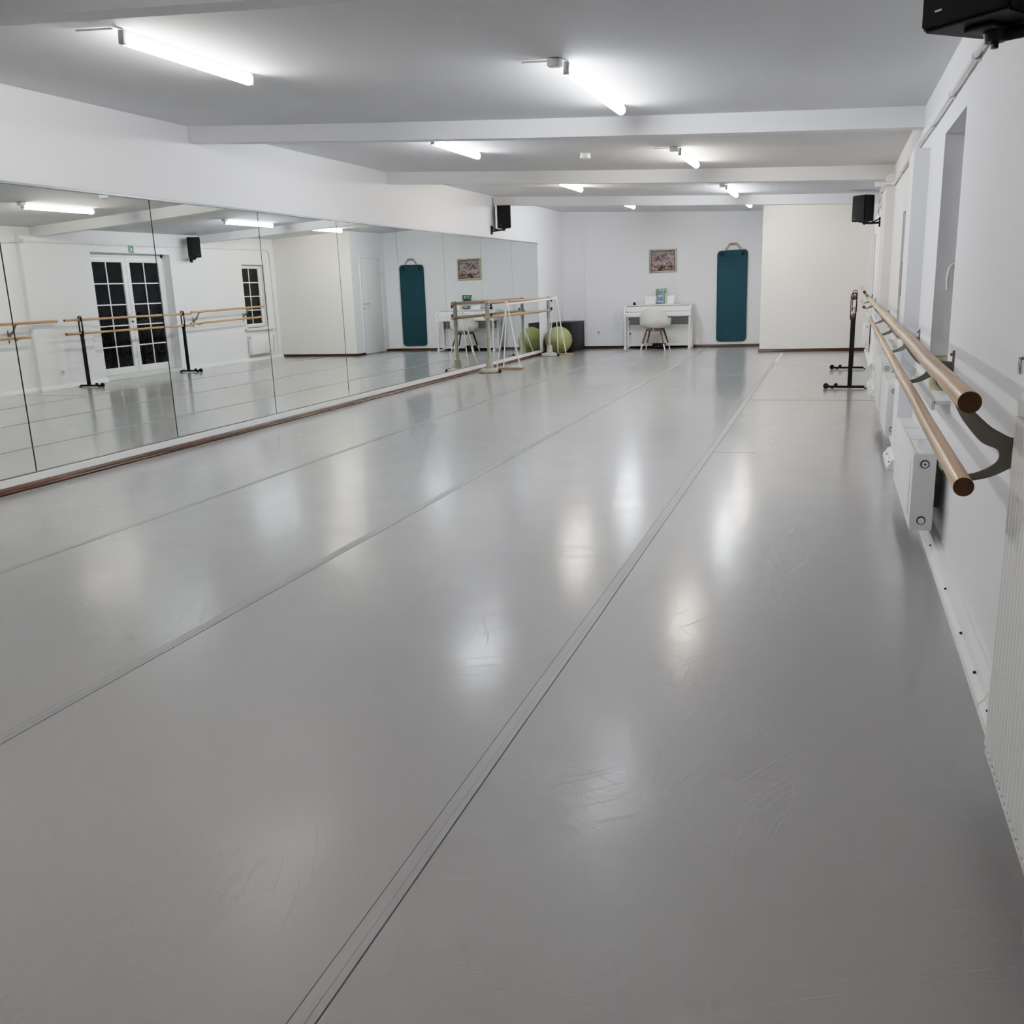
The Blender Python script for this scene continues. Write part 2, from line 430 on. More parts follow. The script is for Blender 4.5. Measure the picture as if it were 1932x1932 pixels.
# painted white wooden skirting on the right, wrapping the pilasters
m = MB()
bprof = [(0, 0), (-.060, 0), (-.058, .022), (-.042, .040), (-.034, .062), (-.012, .070), (0, .070)]
def bb(y0, y1, dx=0):
    m.prism(bprof, lambda a, b: (wall_r(y0)+a+dx, y0, b), lambda a, b: (wall_r(y1)+a+dx, y1, b))
bb(YB, 2.80); bb(2.805, 6.57); bb(6.53, 7.06, -.08); bb(7.02, 10.76); bb(10.72, 12.0, -.075); bb(11.95, 12.20); bb(14.17, 17.50)
for yy in (6.53, 10.72):   # mitred return on the pilaster face
    x1 = wall_r(yy); m.prism([(a, b) for a, b in bprof], lambda a, b: (x1-.10, yy+.04+a*.9, b), lambda a, b: (x1+.0, yy+.04+a*.9, b))
struct('baseboard_right', m, M['white'])
m = MB()
for yy in (2.45, 2.72, 3.0, 3.35, 3.85, 4.5, 6.2, 6.6, 6.9, 10.9, 11.3):
    dx = -.08 if 6.53 < yy < 7.06 else (-.075 if 10.72 < yy < 12 else 0)
    x = wall_r(yy)-.0455+dx
    m.cyl((x-.004, yy, .040), (x+.004, yy, .044), .004, n=8)
struct('trim_7', m, M['dirt'])

# ------------------------------------------------------------------ windows and glazed double door
def window(name, y0, y1, z0, z1, rows, cols, depth, handle_side=1):
    yc = (y0+y1)/2; x = wall_r(yc)+depth
    root = bpy.data.objects.new(name, None); col.objects.link(root); root['kind'] = 'structure'; root.location = (x, yc, z0)
    w = y1-y0; h = z1-z0; f = .075
    fr = MB()
    fr.box(0, .07, -w/2, -w/2+f, 0, h, .006); fr.box(0, .07, w/2-f, w/2, 0, h, .006)
    fr.box(0, .07, -w/2+f, w/2-f, 0, f, .006); fr.box(0, .07, -w/2+f, w/2-f, h-f, h, .006)
    fr.box(-.012, .0, -w/2+.04, w/2-.04, .03, .05, .003)
    fr.build('window_frame', M['white'], root, 40)
    gl = MB(); gl.box(.03, .04, -w/2+f-.005, w/2-f+.005, f-.005, h-f+.005); gl.build('glass', M['glassdark'], root)
    bars = MB()
    for i in range(1, cols):
        yy = -w/2+f+(w-2*f)*i/cols; bars.box(.018, .030, yy-.010, yy+.010, f, h-f)
    for i in range(1, rows):
        zz = f+(h-2*f)*i/rows; bars.box(.017, .0295, -w/2+f, w/2-f, zz-.010, zz+.010)
    bars.build('glazing_bars', M['whitegloss'], root)
    hd = MB(); hy = handle_side*(w/2-f/2); hz = h*.46
    hd.box(-.012, 0, hy-.014, hy+.014, hz-.035, hz+.035, .004)
    hd.tube([(-.012, hy, hz+.01), (-.045, hy, hz+.012), (-.058, hy, hz-.01), (-.064, hy, hz-.06), (-.060, hy, hz-.12)], .009, 10)
    hd.build('window_handle', M['whitegloss'], root, 50)
    return root
window('window_1', 4.81, 5.70, .72, 2.005, 4, 2, .125)
window('window_2', 8.42, 9.05, .72, 1.81, 4, 2, .11)
window('window_3', 16.32, 17.12, .68, 1.955, 4, 2, .10)
def sill(name, y0, y1, z, out, inn):
    s = MB(); x = wall_r((y0+y1)/2)
    s.box(x-out, x+inn, y0, y1, z-.018, z, .003); s.box(x-out-.006, x-out+.010, y0, y1, z-.045, z+.001, .003)
    struct(name, s, M['white'], 40)
sill('trim_8', 4.56, 5.72, .712, .075, .13)
sill('trim_9', 8.30, 9.12, .712, .055, .12)
sill('trim_10', 16.22, 17.25, .672, .06, .11)

# glazed double door seen in the mirror
dy0, dy1, dz1 = 12.22, 14.15, 2.10
xd = wall_r(13.2)+.17
door = bpy.data.objects.new('door_1', None); col.objects.link(door); door['kind'] = 'structure'; door.location = (xd, (dy0+dy1)/2, 0)
W = dy1-dy0
fr = MB(); fr.box(0, .07, -W/2, -W/2+.06, .06, dz1, .005); fr.box(0, .07, W/2-.06, W/2, .06, dz1, .005); fr.box(0, .07, -W/2, W/2, dz1-.06, dz1, .005)
fr.build('door_frame', M['white'], door, 40)
th = MB(); th.box(-.16, .07, -W/2, W/2, 0, .055, .004); th.box(-.012, .07, -W/2, W/2, .055, .075, .003); th.build('threshold', M['alu_thr'], door, 40)
for sgn in (-1, 1):
    a, b = (-W/2+.06, -.004) if sgn < 0 else (.004, W/2-.06)
    lf = MB(); st = .085
    z0, z1 = .078, dz1-.062
    lf.box(-.012, .055, a, a+st, z0, z1, .006); lf.box(-.012, .055, b-st, b, z0, z1, .006)
    lf.box(-.012, .055, a+st, b-st, z0, z0+.115, .006); lf.box(-.012, .055, a+st, b-st, z1-.085, z1, .006)
    leaf = lf.build('door_leaf', M['white'], door, 40)
    ga, gb, gz0, gz1 = a+st, b-st, z0+.115, z1-.085
    gl = MB(); gl.box(.02, .03, ga-.005, gb+.005, gz0-.005, gz1+.005); gl.build('glass', M['glassdark'], leaf)
    bars = MB(); yy = (ga+gb)/2
    bars.box(.006, .018, yy-.010, yy+.010, gz0, gz1)
    for i in range(1, 5):
        zz = gz0+(gz1-gz0)*i/5; bars.box(.005, .0175, ga, gb, zz-.010, zz+.010)
    bars.build('glazing_bars', M['whitegloss'], leaf)
    # scrolled iron ornament behind the lower panes
    sg = MB(); rnd = random.Random(5+sgn)
    def spiral(cy, cz, r, turns, a0, hand):
        n = 26; pts = []
        for k in range(n+1):
            t = k/n; rr = r*(1-.86*t); an = a0+hand*turns*2*PI*t
            pts.append((.0185, min(max(cy+rr*math.cos(an), ga+.004), gb-.004), min(max(cz+rr*math.sin(an), gz0+.004), gz0+.98)))
        sg.tube(pts, .0035, 6)
    for r_ in range(5):
        for c_ in range(3):
            cy = ga+(gb-ga)*(c_+.5)/3+rnd.uniform(-.03, .03); cz = gz0+.10+r_*.19+rnd.uniform(-.03, .03)
            spiral(cy, cz, rnd.uniform(.085, .125), rnd.uniform(1.3, 1.9), rnd.uniform(0, 6.28), rnd.choice((-1, 1)))
    for k in range(3):
        y0_ = ga+(gb-ga)*(.2+.3*k)
        sg.tube([(.0185, min(max(y0_+.08*math.sin(q*.9+k), ga+.004), gb-.004), gz0+.01+q*.11) for q in range(9)], .0035, 6)
    sg.build('scroll_ornament', M['scroll'], leaf, 60)
    if sgn < 0:
        h = MB(); hy = b-.04
        h.box(-.022, -.012, hy-.016, hy+.016, .93, 1.10, .004)
        h.tube([(-.02, hy, 1.06), (-.06, hy, 1.06), (-.064, hy-.03, 1.06), (-.064, hy-.12, 1.055)], .009, 10)
        h.build('door_handle', M['plasticwhite'], leaf, 50)
        k = MB(); k.cyl((-.022, hy, .97), (-.05, hy, .97), .005, n=8); k.cyl((-.052, hy-.014, .955), (-.050, hy+.014, .955), .016, n=14); k.build('door_key', M['chrome'], leaf)
# plain white door on the side of the boxed-out room
door = bpy.data.objects.new('door_2', None); col.objects.link(door); door['kind'] = 'structure'; door.location = (XC, 18.385, 0)
f = MB(); f.box(-.014, .14, -.515, -.455, 0, 2.10, .004); f.box(-.014, .14, .455, .515, 0, 2.10, .004); f.box(-.014, .14, -.455, .455, 2.04, 2.10, .004); f.build('door_frame', M['white'], door, 40)
f = MB(); f.box(-.004, .036, -.453, .453, .008, 2.038, .003); leaf = f.build('door_leaf', M['white'], door, 40)
h = MB(); h.box(-.012, -.004, -.415, -.375, 1.06, 1.10, .004); h.box(-.012, -.004, -.410, -.380, .96, 1.00, .004)
h.tube([(-.008, -.395, 1.08), (-.050, -.395, 1.08), (-.056, -.385, 1.08), (-.056, -.28, 1.08)], .010, 10); h.build('door_handle', M['chrome'], leaf, 50)
h = MB()
for z in (.32, 1.72): h.cyl((-.010, .452, z-.05), (-.010, .452, z+.05), .008, n=10)
h.build('hinge', M['silver'], leaf, 50)

# ------------------------------------------------------------------ mirror panels
bounds = [3.47, 5.015, 6.570, 8.121, 9.666, 11.212, 12.752, 14.265, 15.793, 17.325]
ords = ['ninth', 'eighth', 'seventh', 'sixth', 'fifth', 'fourth', 'third', 'second', 'first']
for i in range(9):
    g0, g1 = (.006 if i < 5 else .003), (.006 if i < 4 else .003)
    y0, y1 = bounds[i]+g0, bounds[i+1]-g1
    r = tag(MB().prism([(y0, .111), (y1, .111), (y1, 2.111), (y0, 2.111)], lambda a, b: (mirror_x(a, b)-.006, a, b), lambda a, b: (mirror_x(a, b), a, b)).build('mirror_panel', M['mirror']),
            'large frameless wall mirror panel, %s from the far corner of the mirror wall' % ords[i], 'mirror', 'mirror panels along the left wall')
# dark joints between the panels
m = MB()
for j_, yb in enumerate(bounds[1:-1]):
    q = .0061 if j_ < 5 else .0031
    m.prism([(yb-q, .112), (yb+q, .112), (yb+q, 2.110), (yb-q, 2.110)], lambda a, b: (mirror_x(a, b)-.006, a, b), lambda a, b: (mirror_x(a, b)-.001, a, b))
struct('trim_11', m, M['dirt'])

# ------------------------------------------------------------------ floor seams (taped joints of the dance vinyl)
def strip(m, x0, y0, x1, y1, w, z0, z1, wob=0.0, seedv=0):
    n = 40; rr = random.Random(seedv); rows = []
    ph = [rr.uniform(0, 6) for _ in range(3)]
    for i in range(n+1):
        t = i/n; x = x0+(x1-x0)*t; yy = y0+(y1-y0)*t
        x += wob*(math.sin(yy*1.3+ph[0])+.6*math.sin(yy*3.1+ph[1]))
        rows.append([m.bm.verts.new(p) for p in ((x-w/2, yy, z0), (x+w/2, yy, z0), (x+w/2-.001, yy, z1), (x-w/2+.001, yy, z1))])
    for A, Bq in zip(rows, rows[1:]):
        for k in range(4): m.bm.faces.new((A[k], A[(k+1) % 4], Bq[(k+1) % 4], Bq[k]))
    m.bm.faces.new(rows[0][::-1]); m.bm.faces.new(rows[-1])
k = 12
for (xc, ye) in ((-.850, 15.3), (-2.336, 18.9), (-3.863, 18.9)):
    m = MB(); strip(m, xc, YB, xc+.0, ye, .050, .0, .0016, .0015, k); struct('trim_%d' % k, m, M['tape']); k += 1
    m = MB()
    for dx, w in ((-.0260, .0013), (.0260, .0019), (.006, .0014)): strip(m, xc+dx, YB, xc+dx, ye, w, .0, .0019 if dx == .006 else .0009, .0015, k-1)
    struct('trim_%d' % k, m, M['tapegroove']); k += 1
m = MB(); strip(m, -.826, 15.3, -.826, 17.2, .036, 0, .0012); struct('trim_%d' % k, m, M['tapewhite']); k += 1
m = MB(); m.box(-.82, .47, 10.322, 10.336, 0, .0012); m.box(-.82, -.50, 7.04, 7.047, 0, .0012); struct('trim_%d' % k, m, M['tapegroove']); k += 1
m = MB(); m.box(-5.405, -5.36, YB, 16.9, 0, .001); m.xf(lambda v: (v.x+.002265*v.y-.01, v.y, v.z)); struct('trim_%d' % k, m, M['tape']); k += 1

# ------------------------------------------------------------------ fluorescent ceiling lights
def make_light(x, y0, y1, tubekey, label, housing=True):
    yc = (y0+y1)/2; zc = ceil_z(x, yc); h = (y1-y0)/2
    t = thing('fluorescent_light', label, 'ceiling light', (x, yc, zc-.001), 0, 'fluorescent ceiling lights')
    t.rotation_euler = (math.atan((ceil_z(x, yc+.3)-ceil_z(x, yc-.3))/.6), -math.atan((ceil_z(x+.1, yc)-ceil_z(x-.1, yc))/.2), 0)
    b = MB(); b.box(-.007, .007, -h, h, -.009, -.002, .001); b.build('batten', M['batten'], t, 40)
    tb = MB(); tb.cyl((0, -h+.02, -.042), (0, h-.02, -.042), .031, n=12); tb.build('tube', M[tubekey], t, 50)
    for s in (-1, 1):
        e = MB(); e.box(-.017, .017, s*h-.014, s*h+.014, -.070, -.003, .004); e.build('lamp_holder', M['plasticgrey'] if s < 0 else M['plasticwhite'], t, 40)
    if housing:
        if x > -2:
            e = MB(); e.box(-.085, -.010, -h-.10, -h-.030, -.042, -.003, .006); e.build('junction_box', M['plasticwhite'], t, 40)
        e = MB(); e.box(-.24, -.085 if x > -2 else -.02, -h-.055, -h-.040, -.012, -.003, .001); e.build('cable_cover', M['plasticwhite'], t)
    return t
make_light(-3.43, 4.10, 5.19, 'tube_neut', 'long bright tube light over the mirror side, nearest the camera')
make_light(-1.44, 5.24, 6.66, 'tube_cool', 'cool white tube light on the window side, just before the second ceiling beam')
make_light(-3.46, 8.02, 9.16, 'tube_cool', 'cool white tube light behind the second beam on the mirror side')
make_light(-1.42, 9.11, 10.26, 'tube_warm', 'warm white tube light on the window side behind the second beam')
make_light(-3.46, 12.1, 13.25, 'tube_warm', 'warm tube light on the mirror side half hidden by the third beam')
make_light(-1.42, 13.12, 14.48, 'tube_cool', 'cool white tube light on the window side behind the third beam')
make_light(-1.42, 15.8, 16.92, 'tube_warm', 'warm tube light over the window side before the boxed-out wall, seen in the mirror')
make_light(-3.46, 15.8, 16.96, 'tube_far', 'tube light behind the last beam on the mirror side')
M['tube_fill'] = emit('tube_fill', (1, .97, .92), 15)  # weak fill for two tubes added out of view to lift the near floor
make_light(-1.42, .9, 2.1, 'tube_fill', 'unseen tube light added over the near end of the hall to brighten the foreground, window side')
make_light(-3.43, .1, 1.3, 'tube_fill', 'unseen tube light added over the near end of the hall to brighten the foreground, mirror side')
x, y_ = -2.41, 9.40
t = thing('smoke_detector', 'round white smoke detector on the ceiling between the beams', 'smoke detector', (x, y_, ceil_z(x, y_)-.003))
t.rotation_euler = (.0, -math.atan((ceil_z(x+.1, y_)-ceil_z(x-.1, y_))/.2), 0)
b = MB(); b.lathe([(.052, .0), (.052, -.012), (.047, -.014), (.047, -.020), (.054, -.022), (.054, -.040), (.046, -.048)], n=36); b.build('housing', M['plasticwhite'], t, 40)
b = MB(); b.lathe([(.016, -.046), (.014, -.054), (.006, -.056)], n=20); b.build('test_button', M['plasticgrey'], t, 40)

# ------------------------------------------------------------------ wall speakers
def make_speaker(label, loc, rz, tilt, plate, s=1.0):
    """loc: centre of the cabinet, rz: heading of its front (0 = facing -y); plate: world point of the wall plate"""
    t = thing('wall_speaker', label, 'speaker', loc, 0, 'black wall speakers')
    Mx = Matrix.Rotation(rz, 4, 'Z') @ Matrix.Rotation(tilt, 4, 'X')
    w, d, h = .115*s, .105*s, .18*s
    c = MB(); c.prism([(-w, -d), (w, -d), (w*.80, d), (-w*.80, d)], lambda a, b: (a, b, -h), lambda a, b: (a, b, h)); bmesh.ops.bevel(c.bm, geom=c.bm.edges[:], offset=.006, segments=2, affect='EDGES')
    c.xf(lambda v: Mx @ v); cab = c.build('cabinet', M['cabinet'], t, 40)
    g_ = MB(); g_.box(-w*.94, w*.94, -d-.014, -d+.002, -h*.96, h*.96, .005); g_.xf(lambda v: Mx @ v); g_.build('grille', M['spgrille'], t, 40)
    b = MB(); b.box(-w*.62, -w*.45, -d-.0155, -d-.0135, -h*.80, -h*.775); b.xf(lambda v: Mx @ v); b.build('badge', M['plasticgrey'], t)
    b = MB()
    bot = Mx @ Vector((0, .02, -h)); p = Vector(plate)-Vector(loc)
    b.box(-.035*s, .035*s, -.055*s, .075*s, -h-.012, -h-.001, .002, M=Mx)
    b.cyl(bot+Vector((0, 0, .0)), bot+Vector((0, 0, -.034)), .030*s, .024*s, 16)
    b.cyl(bot+Vector((0, 0, -.03)), bot+Vector((0, 0, -.048)), .009*s, n=10)
    e0 = bot+Vector((0, 0, -.020)); b.tube([e0, e0.lerp(p, .5)+Vector((0, 0, -.004)), p], .016*s, 10)
    b.tube([bot.lerp(p, .45)+Vector((0, 0, -.01)), p+Vector((0, 0, .055))], .010*s, 8)
    b.build('bracket_arm', M['black'], t, 40)
    b = MB(); sx = 1 if plate[0] > -2 else -1
    b.box(p.x-.010, p.x+.012, p.y-.03, p.y+.03, p.z-.06, p.z+.08, .004); b.build('wall_plate', M['black'], t, 40)
    return t
make_speaker('black box speaker on the window-side wall near the boxed-out corner', (.36, 14.56, 2.225), -.75, 0.0, (wall_r(14.75)-.012, 14.75, 2.03))
make_speaker('black box speaker on the mirror-side wall above the last mirror panels', (-5.27, 15.02, 2.46), .38, 0.0, (wall_l(14.8, 2.2)+.012, 14.83, 2.24))
make_speaker('large black box speaker high up at the window-side wall closest to the camera', (.336, 2.70, 2.040), -.715, 0.0, (wall_r(2.72)-.012, 2.66, 1.852), 1.0)
b = MB(); b.tube([(wall_l(14.9, 2.6)+.006, 14.95, 2.77), (wall_l(14.9, 2.6)+.006, 14.96, 2.66), (wall_l(14.9, 2.5)+.05, 14.97, 2.60)], .004, 6)
tag(b.build('speaker_cable', M['black'], None, 60), 'thin black cable running from the ceiling to the mirror-side speaker', 'cable')
b = MB()
xw = wall_r(14.7)
b.tube([(xw-.02, 14.72, 2.35), (xw-.035, 14.70, 2.30), (xw-.05, 14.66, 2.24), (xw-.03, 14.70, 2.16), (xw-.02, 14.75, 2.12), (xw-.035, 14.70, 2.22), (xw-.02, 14.74, 2.28)], .004, 6)
tag(b.build('coiled_cable', M['plasticgrey'], None, 60), 'loose coil of pale cable behind the far window-side speaker', 'cable')

# ------------------------------------------------------------------ surface conduit on the right wall
t = thing('wall_conduit', 'white cable conduit with clips running high along the window wall', 'conduit', (0, 0, 0))
def cz(y): return 2.135+.0135*max(0, y-6.0) - (.008*max(0, y-10))
path = []
for yy in [1.2+.4*i for i in range(14)]: path.append((wall_r(yy)-.022, yy, cz(yy)))
path += [(wall_r(7.0)-.024, 7.1, 2.15)]
for yy in [7.5+.45*i for i in range(7)]: path.append((wall_r(yy)-.022, yy, cz(yy)))
path += [(wall_r(10.6)-.022, 10.62, cz(10.6)), (wall_r(10.7)-.040, 10.70, 2.205), (wall_r(10.75)-.11, 10.72, 2.21), (wall_r(10.8)-.112, 10.80, 2.21)]
for yy in [11.2, 11.9]: path.append((wall_r(yy)-.11, yy, 2.215))
for yy in [12.0+.5*i for i in range(11)]: path.append((wall_r(yy)-.022, yy, 2.218+.008*(yy-12)))
path += [(wall_r(17.2)-.022, 17.25, 2.255), (wall_r(17.3)-.022, 17.33, 2.20), (wall_r(17.3)-.022, 17.35, 1.9), (wall_r(17.3)-.022, 17.36, .10)]
m = MB(); m.tube(path, .0118, 12); m.build('pipe', M['plasticwhite'], t, 60)
for yy in (2.4, 3.6, 4.45, 5.3, 6.3, 8.1, 9.3, 12.3, 13.2, 14.1, 15.6):
    c = MB(); z = cz(yy) if yy < 12 else 2.218+.008*(yy-12)
    c.cyl((wall_r(yy)-.022, yy-.014, z), (wall_r(yy)-.022, yy+.014, z), .0155, n=14); c.box(wall_r(yy)-.02, wall_r(yy)+.002, yy-.014, yy+.014, z-.020, z+.020)
    c.build('clip', M['plasticwhite'], t, 40)
c = MB(); c.box(wall_r(10.8)-.20, wall_r(10.8)-.085, 10.735, 10.765, 2.19, 2.235, .004); c.build('conduit_elbow', M['plasticwhite'], t, 40)

# ------------------------------------------------------------------ wall barres
def wall_barre(name_label, up0, up1, lo0, lo1, brackets):
    t = thing('wall_barre', name_label, 'ballet barre', (0, 0, 0))
    R = .021
    for (p, q, lb) in ((up0, up1, 'upper beech rail'), (lo0, lo1, 'lower beech rail')):
        n = 40; d = Vector(q)-Vector(p)
        rr = MB()
        fr_ = [i/n for i in range(n+1)] + [.5515, .5520, .5525]; fr_.sort()
        pts = [Vector(p)+d*f_+Vector((0, 0, -.004*math.sin(f_*PI*5)**2)) for f_ in fr_]
        rr.tube(pts, [R-.0012 if f_ == .5520 else R for f_ in fr_], 24)
        o = rr.build('rail', M['railwood'], t, 50); o['label'] = lb
        e = MB(); dn = d.normalized()
        e.cyl(Vector(p)-dn*.0012, Vector(p)+dn*.001, R*.965, n=24); e.cyl(Vector(q)-dn*.001, Vector(q)+dn*.0012, R*.965, n=24)
        e.build('end_grain', M['railend'], o)
    for yb in brackets:
        fu = (yb-up0[1])/(up1[1]-up0[1]); fl_ = (yb-lo0[1])/(lo1[1]-lo0[1])
        U = Vector(up0).lerp(Vector(up1), fu); Lw = Vector(lo0).lerp(Vector(lo1), fl_)
        xw = wall_r(yb) - (.085 if 10.76 < yb < 11.95 else 0)
        bk = MB(); hx = xw-.006
        # flat Y-shaped steel plate: hub at the wall, one arm up to each rail
        dl = Vector((Lw.x-U.x-.027, 0, Lw.z-U.z+.208))
        up_o = [(.028, -.014), (.042, -.042), (.060, -.068), (.074, -.086), (.106, -.116), (.130, -.131), (.149, -.141)]
        wall_ = [(hx-U.x, -.150), (hx-U.x, -.207)]
        lo_o = [(.152, -.215), (.121, -.233), (.094, -.242), (.069, -.247), (.046, -.249), (.020, -.243)]
        lo_i = [(.040, -.229), (.062, -.231), (.081, -.227), (.103, -.216), (.120, -.203), (.127, -.193)]
        up_i = [(.129, -.184), (.126, -.174), (.118, -.167), (.087, -.152), (.050, -.108), (.034, -.082), (.021, -.057), (.004, -.038), (-.012, -.0225), (.010, -.0215)]
        def smooth_(Q, n=5):
            out = []
            for i in range(len(Q)-1):
                p0, p1, p2, p3 = Q[max(i-1, 0)], Q[i], Q[i+1], Q[min(i+2, len(Q)-1)]
                for k_ in range(n):
                    u = k_/n
                    out.append(tuple(.5*(2*p1[c]+(p2[c]-p0[c])*u+(2*p0[c]-5*p1[c]+4*p2[c]-p3[c])*u*u+(3*p1[c]-p0[c]-3*p2[c]+p3[c])*u**3) for c in (0, 1)))
            return out+[Q[-1]]
        inner = [(a+dl.x*(1 if k_ < 4 else .3), b+dl.z*(1 if k_ < 4 else .5)) for k_, (a, b) in enumerate(lo_i)]+up_i[:-1]
        P = smooth_(up_o)+wall_+smooth_([(a+dl.x*(1 if k_ > 1 else .3), b+dl.z) for k_, (a, b) in enumerate(lo_o)])+smooth_(inner)+up_i[-1:]
        mx_ = hx-U.x
        P = [(U.x+min(a, mx_), U.z+b) for a, b in P]
        bk.prism(P, lambda a, b: (a, yb-.003, b), lambda a, b: (a, yb+.003, b))
        bk.box(hx-.003, xw, yb-.011, yb+.011, U.z-.285, U.z-.100, .002)
        bk.cyl((hx-.012, yb, U.z-.118), (hx, yb, U.z-.118), .007, n=10)
        # saddles gripping the rails
        for C_, a0, a1 in ((U, PI*1.10, PI*1.85), (Lw, PI*1.10, PI*1.85)):
            for s in range(8):
                q0 = a0+(a1-a0)*s/8; q1 = a0+(a1-a0)*(s+1)/8
                P = [(C_.x+rr_*math.cos(q), C_.z+rr_*math.sin(q)) for rr_, q in ((R+.0005, q0), (R+.0005, q1), (R+.004, q1), (R+.004, q0))]
                bk.prism(P, lambda a, b: (a, yb-.04, b), lambda a, b: (a, yb+.04, b))
        bk.build('bracket', M['steel'], t, 40)
    return t
wall_barre('double beech wall barre on steel brackets along the near window wall', (.25, 1.88, 1.040), (.380, 11.15, 1.040), (.281, 2.10, .832), (.388, 10.62, .830), (2.36, 4.55, 6.40, 8.32, 10.38))
wall_barre('double beech wall barre beyond the glazed door at the far window wall', (.4214, 14.36, 1.063), (.442, 16.72, 1.108), (.424, 14.32, .853), (.444, 16.62, .898), (14.60, 16.20))

# ------------------------------------------------------------------ free-standing black barre
t = thing('portable_barre', 'black free-standing barre on wheeled feet with two beech rails by the glazed door', 'ballet barre', (.256, 12.62, 0), -.025)
for z in (1.045, .838):
    o = MB(); o.tube([(0, -1.49, z), (0, 0, z), (0, 1.58, z)], .019, 20); o = o.build('rail', M['railwood'], t, 50)
    e = MB(); e.cyl((0, -1.4915, z), (0, -1.4895, z), .0183, n=20); e.cyl((0, 1.579, z), (0, 1.5815, z), .0183, n=20); e.build('end_grain', M['railend'], o)
for dy in (-1.17, 1.32):
    u = MB(); u.box(-.024, .024, dy-.020, dy+.020, .030, .83, .004)
    up = u.build('upright', M['black'], t, 40)
    s = MB()
    for sx in (-1, 1): s.box(sx*.029-.005, sx*.029+.005, dy-.014, dy+.014, .80, 1.075, .002)
    for z in (1.045, .838):
        for i in range(16):
            a0, a1 = 2*PI*i/16, 2*PI*(i+1)/16
            s.prism([(r_*math.cos(q), z+r_*math.sin(q)) for r_, q in ((.0195, a0), (.0195, a1), (.027, a1), (.027, a0))], lambda a, b: (a, dy-.022, b), lambda a, b: (a, dy+.022, b))
    for i in range(8):
        a0, a1 = PI*i/8, PI*(i+1)/8
        s.prism([(r_*math.cos(q), 1.07+r_*math.sin(q)) for r_, q in ((.024, a0), (.024, a1), (.034, a1), (.034, a0))], lambda a, b: (a, dy-.014, b), lambda a, b: (a, dy+.014, b))
    s.build('rail_holder', M['black'], up, 40)
    f = MB(); f.box(-.245, .165, dy-.022, dy+.022, .010, .038, .006); ft = f.build('foot', M['black'], t, 40)
    w_ = MB(); w_.cyl((-.262, dy-.014, .033), (-.262, dy+.014, .033), .032, n=24); w_.cyl((-.152, dy-.012, .044), (-.152, dy+.012, .044), .022, n=20); w_.build('wheel', M['blackrub'], ft, 40)
    g2 = MB(); g2.box(.165, .187, dy-.022, dy+.022, 0, .014, .003); g2.box(-.20, -.18, dy-.02, dy+.02, 0, .014, .003); g2.build('glide', M['blackrub'], ft, 40)

# ------------------------------------------------------------------ beige portable barre in front of the mirror
t = thing('portable_barre', 'portable barre with round beige plastic bases and two beech rails against the mirror', 'ballet barre', (-5.15, 15.4, 0))
for z in (1.092, .868):
    o = MB(); o.tube([(0, -1.77, z), (0, 0, z), (0, 1.82, z)], .026, 20); o = o.build('rail', M['railwood2'], t, 50)
for dy in (-1.66, 1.68):
    b = MB(); b.lathe([(.163, 0), (.172, .008), (.173, .034), (.166, .044), (.120, .064), (.078, .070), (.066, .074), (.062, .082), (.050, .208), (.046, .210)], (0, dy, 0), 40)
    base = b.build('base', M['beige'], t, 40)
    w_ = MB(); w_.cyl((.155, dy-.02, .022), (.200, dy-.045, .022), .020, n=14); w_.cyl((.150, dy-.01, .035), (.185, dy-.05, .055), .010, n=10); w_.build('transport_wheel', M['blackrub'], base, 40)
    p = MB(); p.cyl((0, dy, .205), (0, dy, .76), .0285, n=24); p.build('post', M['beige'], t, 40)
    s = MB(); s.cyl((0, dy, .74), (0, dy, 1.10), .034, n=24); s.cyl((0, dy, .73), (0, dy, .745), .037, n=24)
    for z in (1.092, .868):
        s.cyl((0, dy-.040, z), (0, dy+.040, z), .0345, n=24)
    sl = s.build('clamp_sleeve', M['sleeve'], t, 40)
    for z in (1.05, .90):
        kn = MB(); kn.cyl((.03, dy+.01, z), (.062, dy+.02, z), .008, n=10); kn.box(.050, .072, dy+.004, dy+.032, z-.028, z+.028, .006)
        kn.build('knob', M['black'], sl, 40)

# ------------------------------------------------------------------ white tubular barre on wooden boards
t = thing('trestle_barre', 'white tubular barre on splayed legs and wooden foot boards in front of the mirror', 'ballet barre', (0, 0, 0))
ends = [((-5.02, 14.30, 1.045), [(-5.115, 14.30, .03), (-4.815, 14.28, .03), (-5.265, 14.38, .0)], (-5.17, -4.775, 14.285)),
        ((-4.99, 17.05, 1.085), [(-5.055, 17.34, .03), (-4.895, 17.34, .03), (-5.29, 17.36, .0)], (-5.16, -4.76, 17.34))]
o = MB(); o.tube([Vector(ends[0][0])+Vector((0, -.06, 0)), Vector(ends[1][0])+Vector((0, .06, 0))], .017, 14); o.build('top_bar', M['whitegloss'], t, 50)
for apex, feet, (bx0, bx1, by) in ends:
    for f_ in feet:
        l = MB(); a = Vector(apex)-Vector((0, 0, .005)); d = (Vector(f_)-a)
        l.tube([a+Vector((.012*(1 if f_[0] > apex[0] else -1), 0, 0)), a+d*.5, Vector(f_)], .0105, 10); l.build('leg', M['whitegloss'], t, 50)
    b = MB(); b.box(bx0, bx1, by-.055, by+.055, .0, .030, .003); b.build('foot_board', M['boardwood'], t, 40)
    k_ = MB(); a = Vector(apex); k_.cyl(a+Vector((0, 0, .01)), a+Vector((0, 0, .045)), .006, n=10)
    k_.box(a.x-.022, a.x-.006, a.y-.004, a.y+.004, a.z+.026, a.z+.052, .002); k_.box(a.x+.006, a.x+.022, a.y-.004, a.y+.004, a.z+.026, a.z+.052, .002)
    k_.cyl(a+Vector((0, 0, -.03)), a+Vector((0, 0, .014)), .024, n=14); k_.build('wing_nut', M['whitegloss'], t, 40)

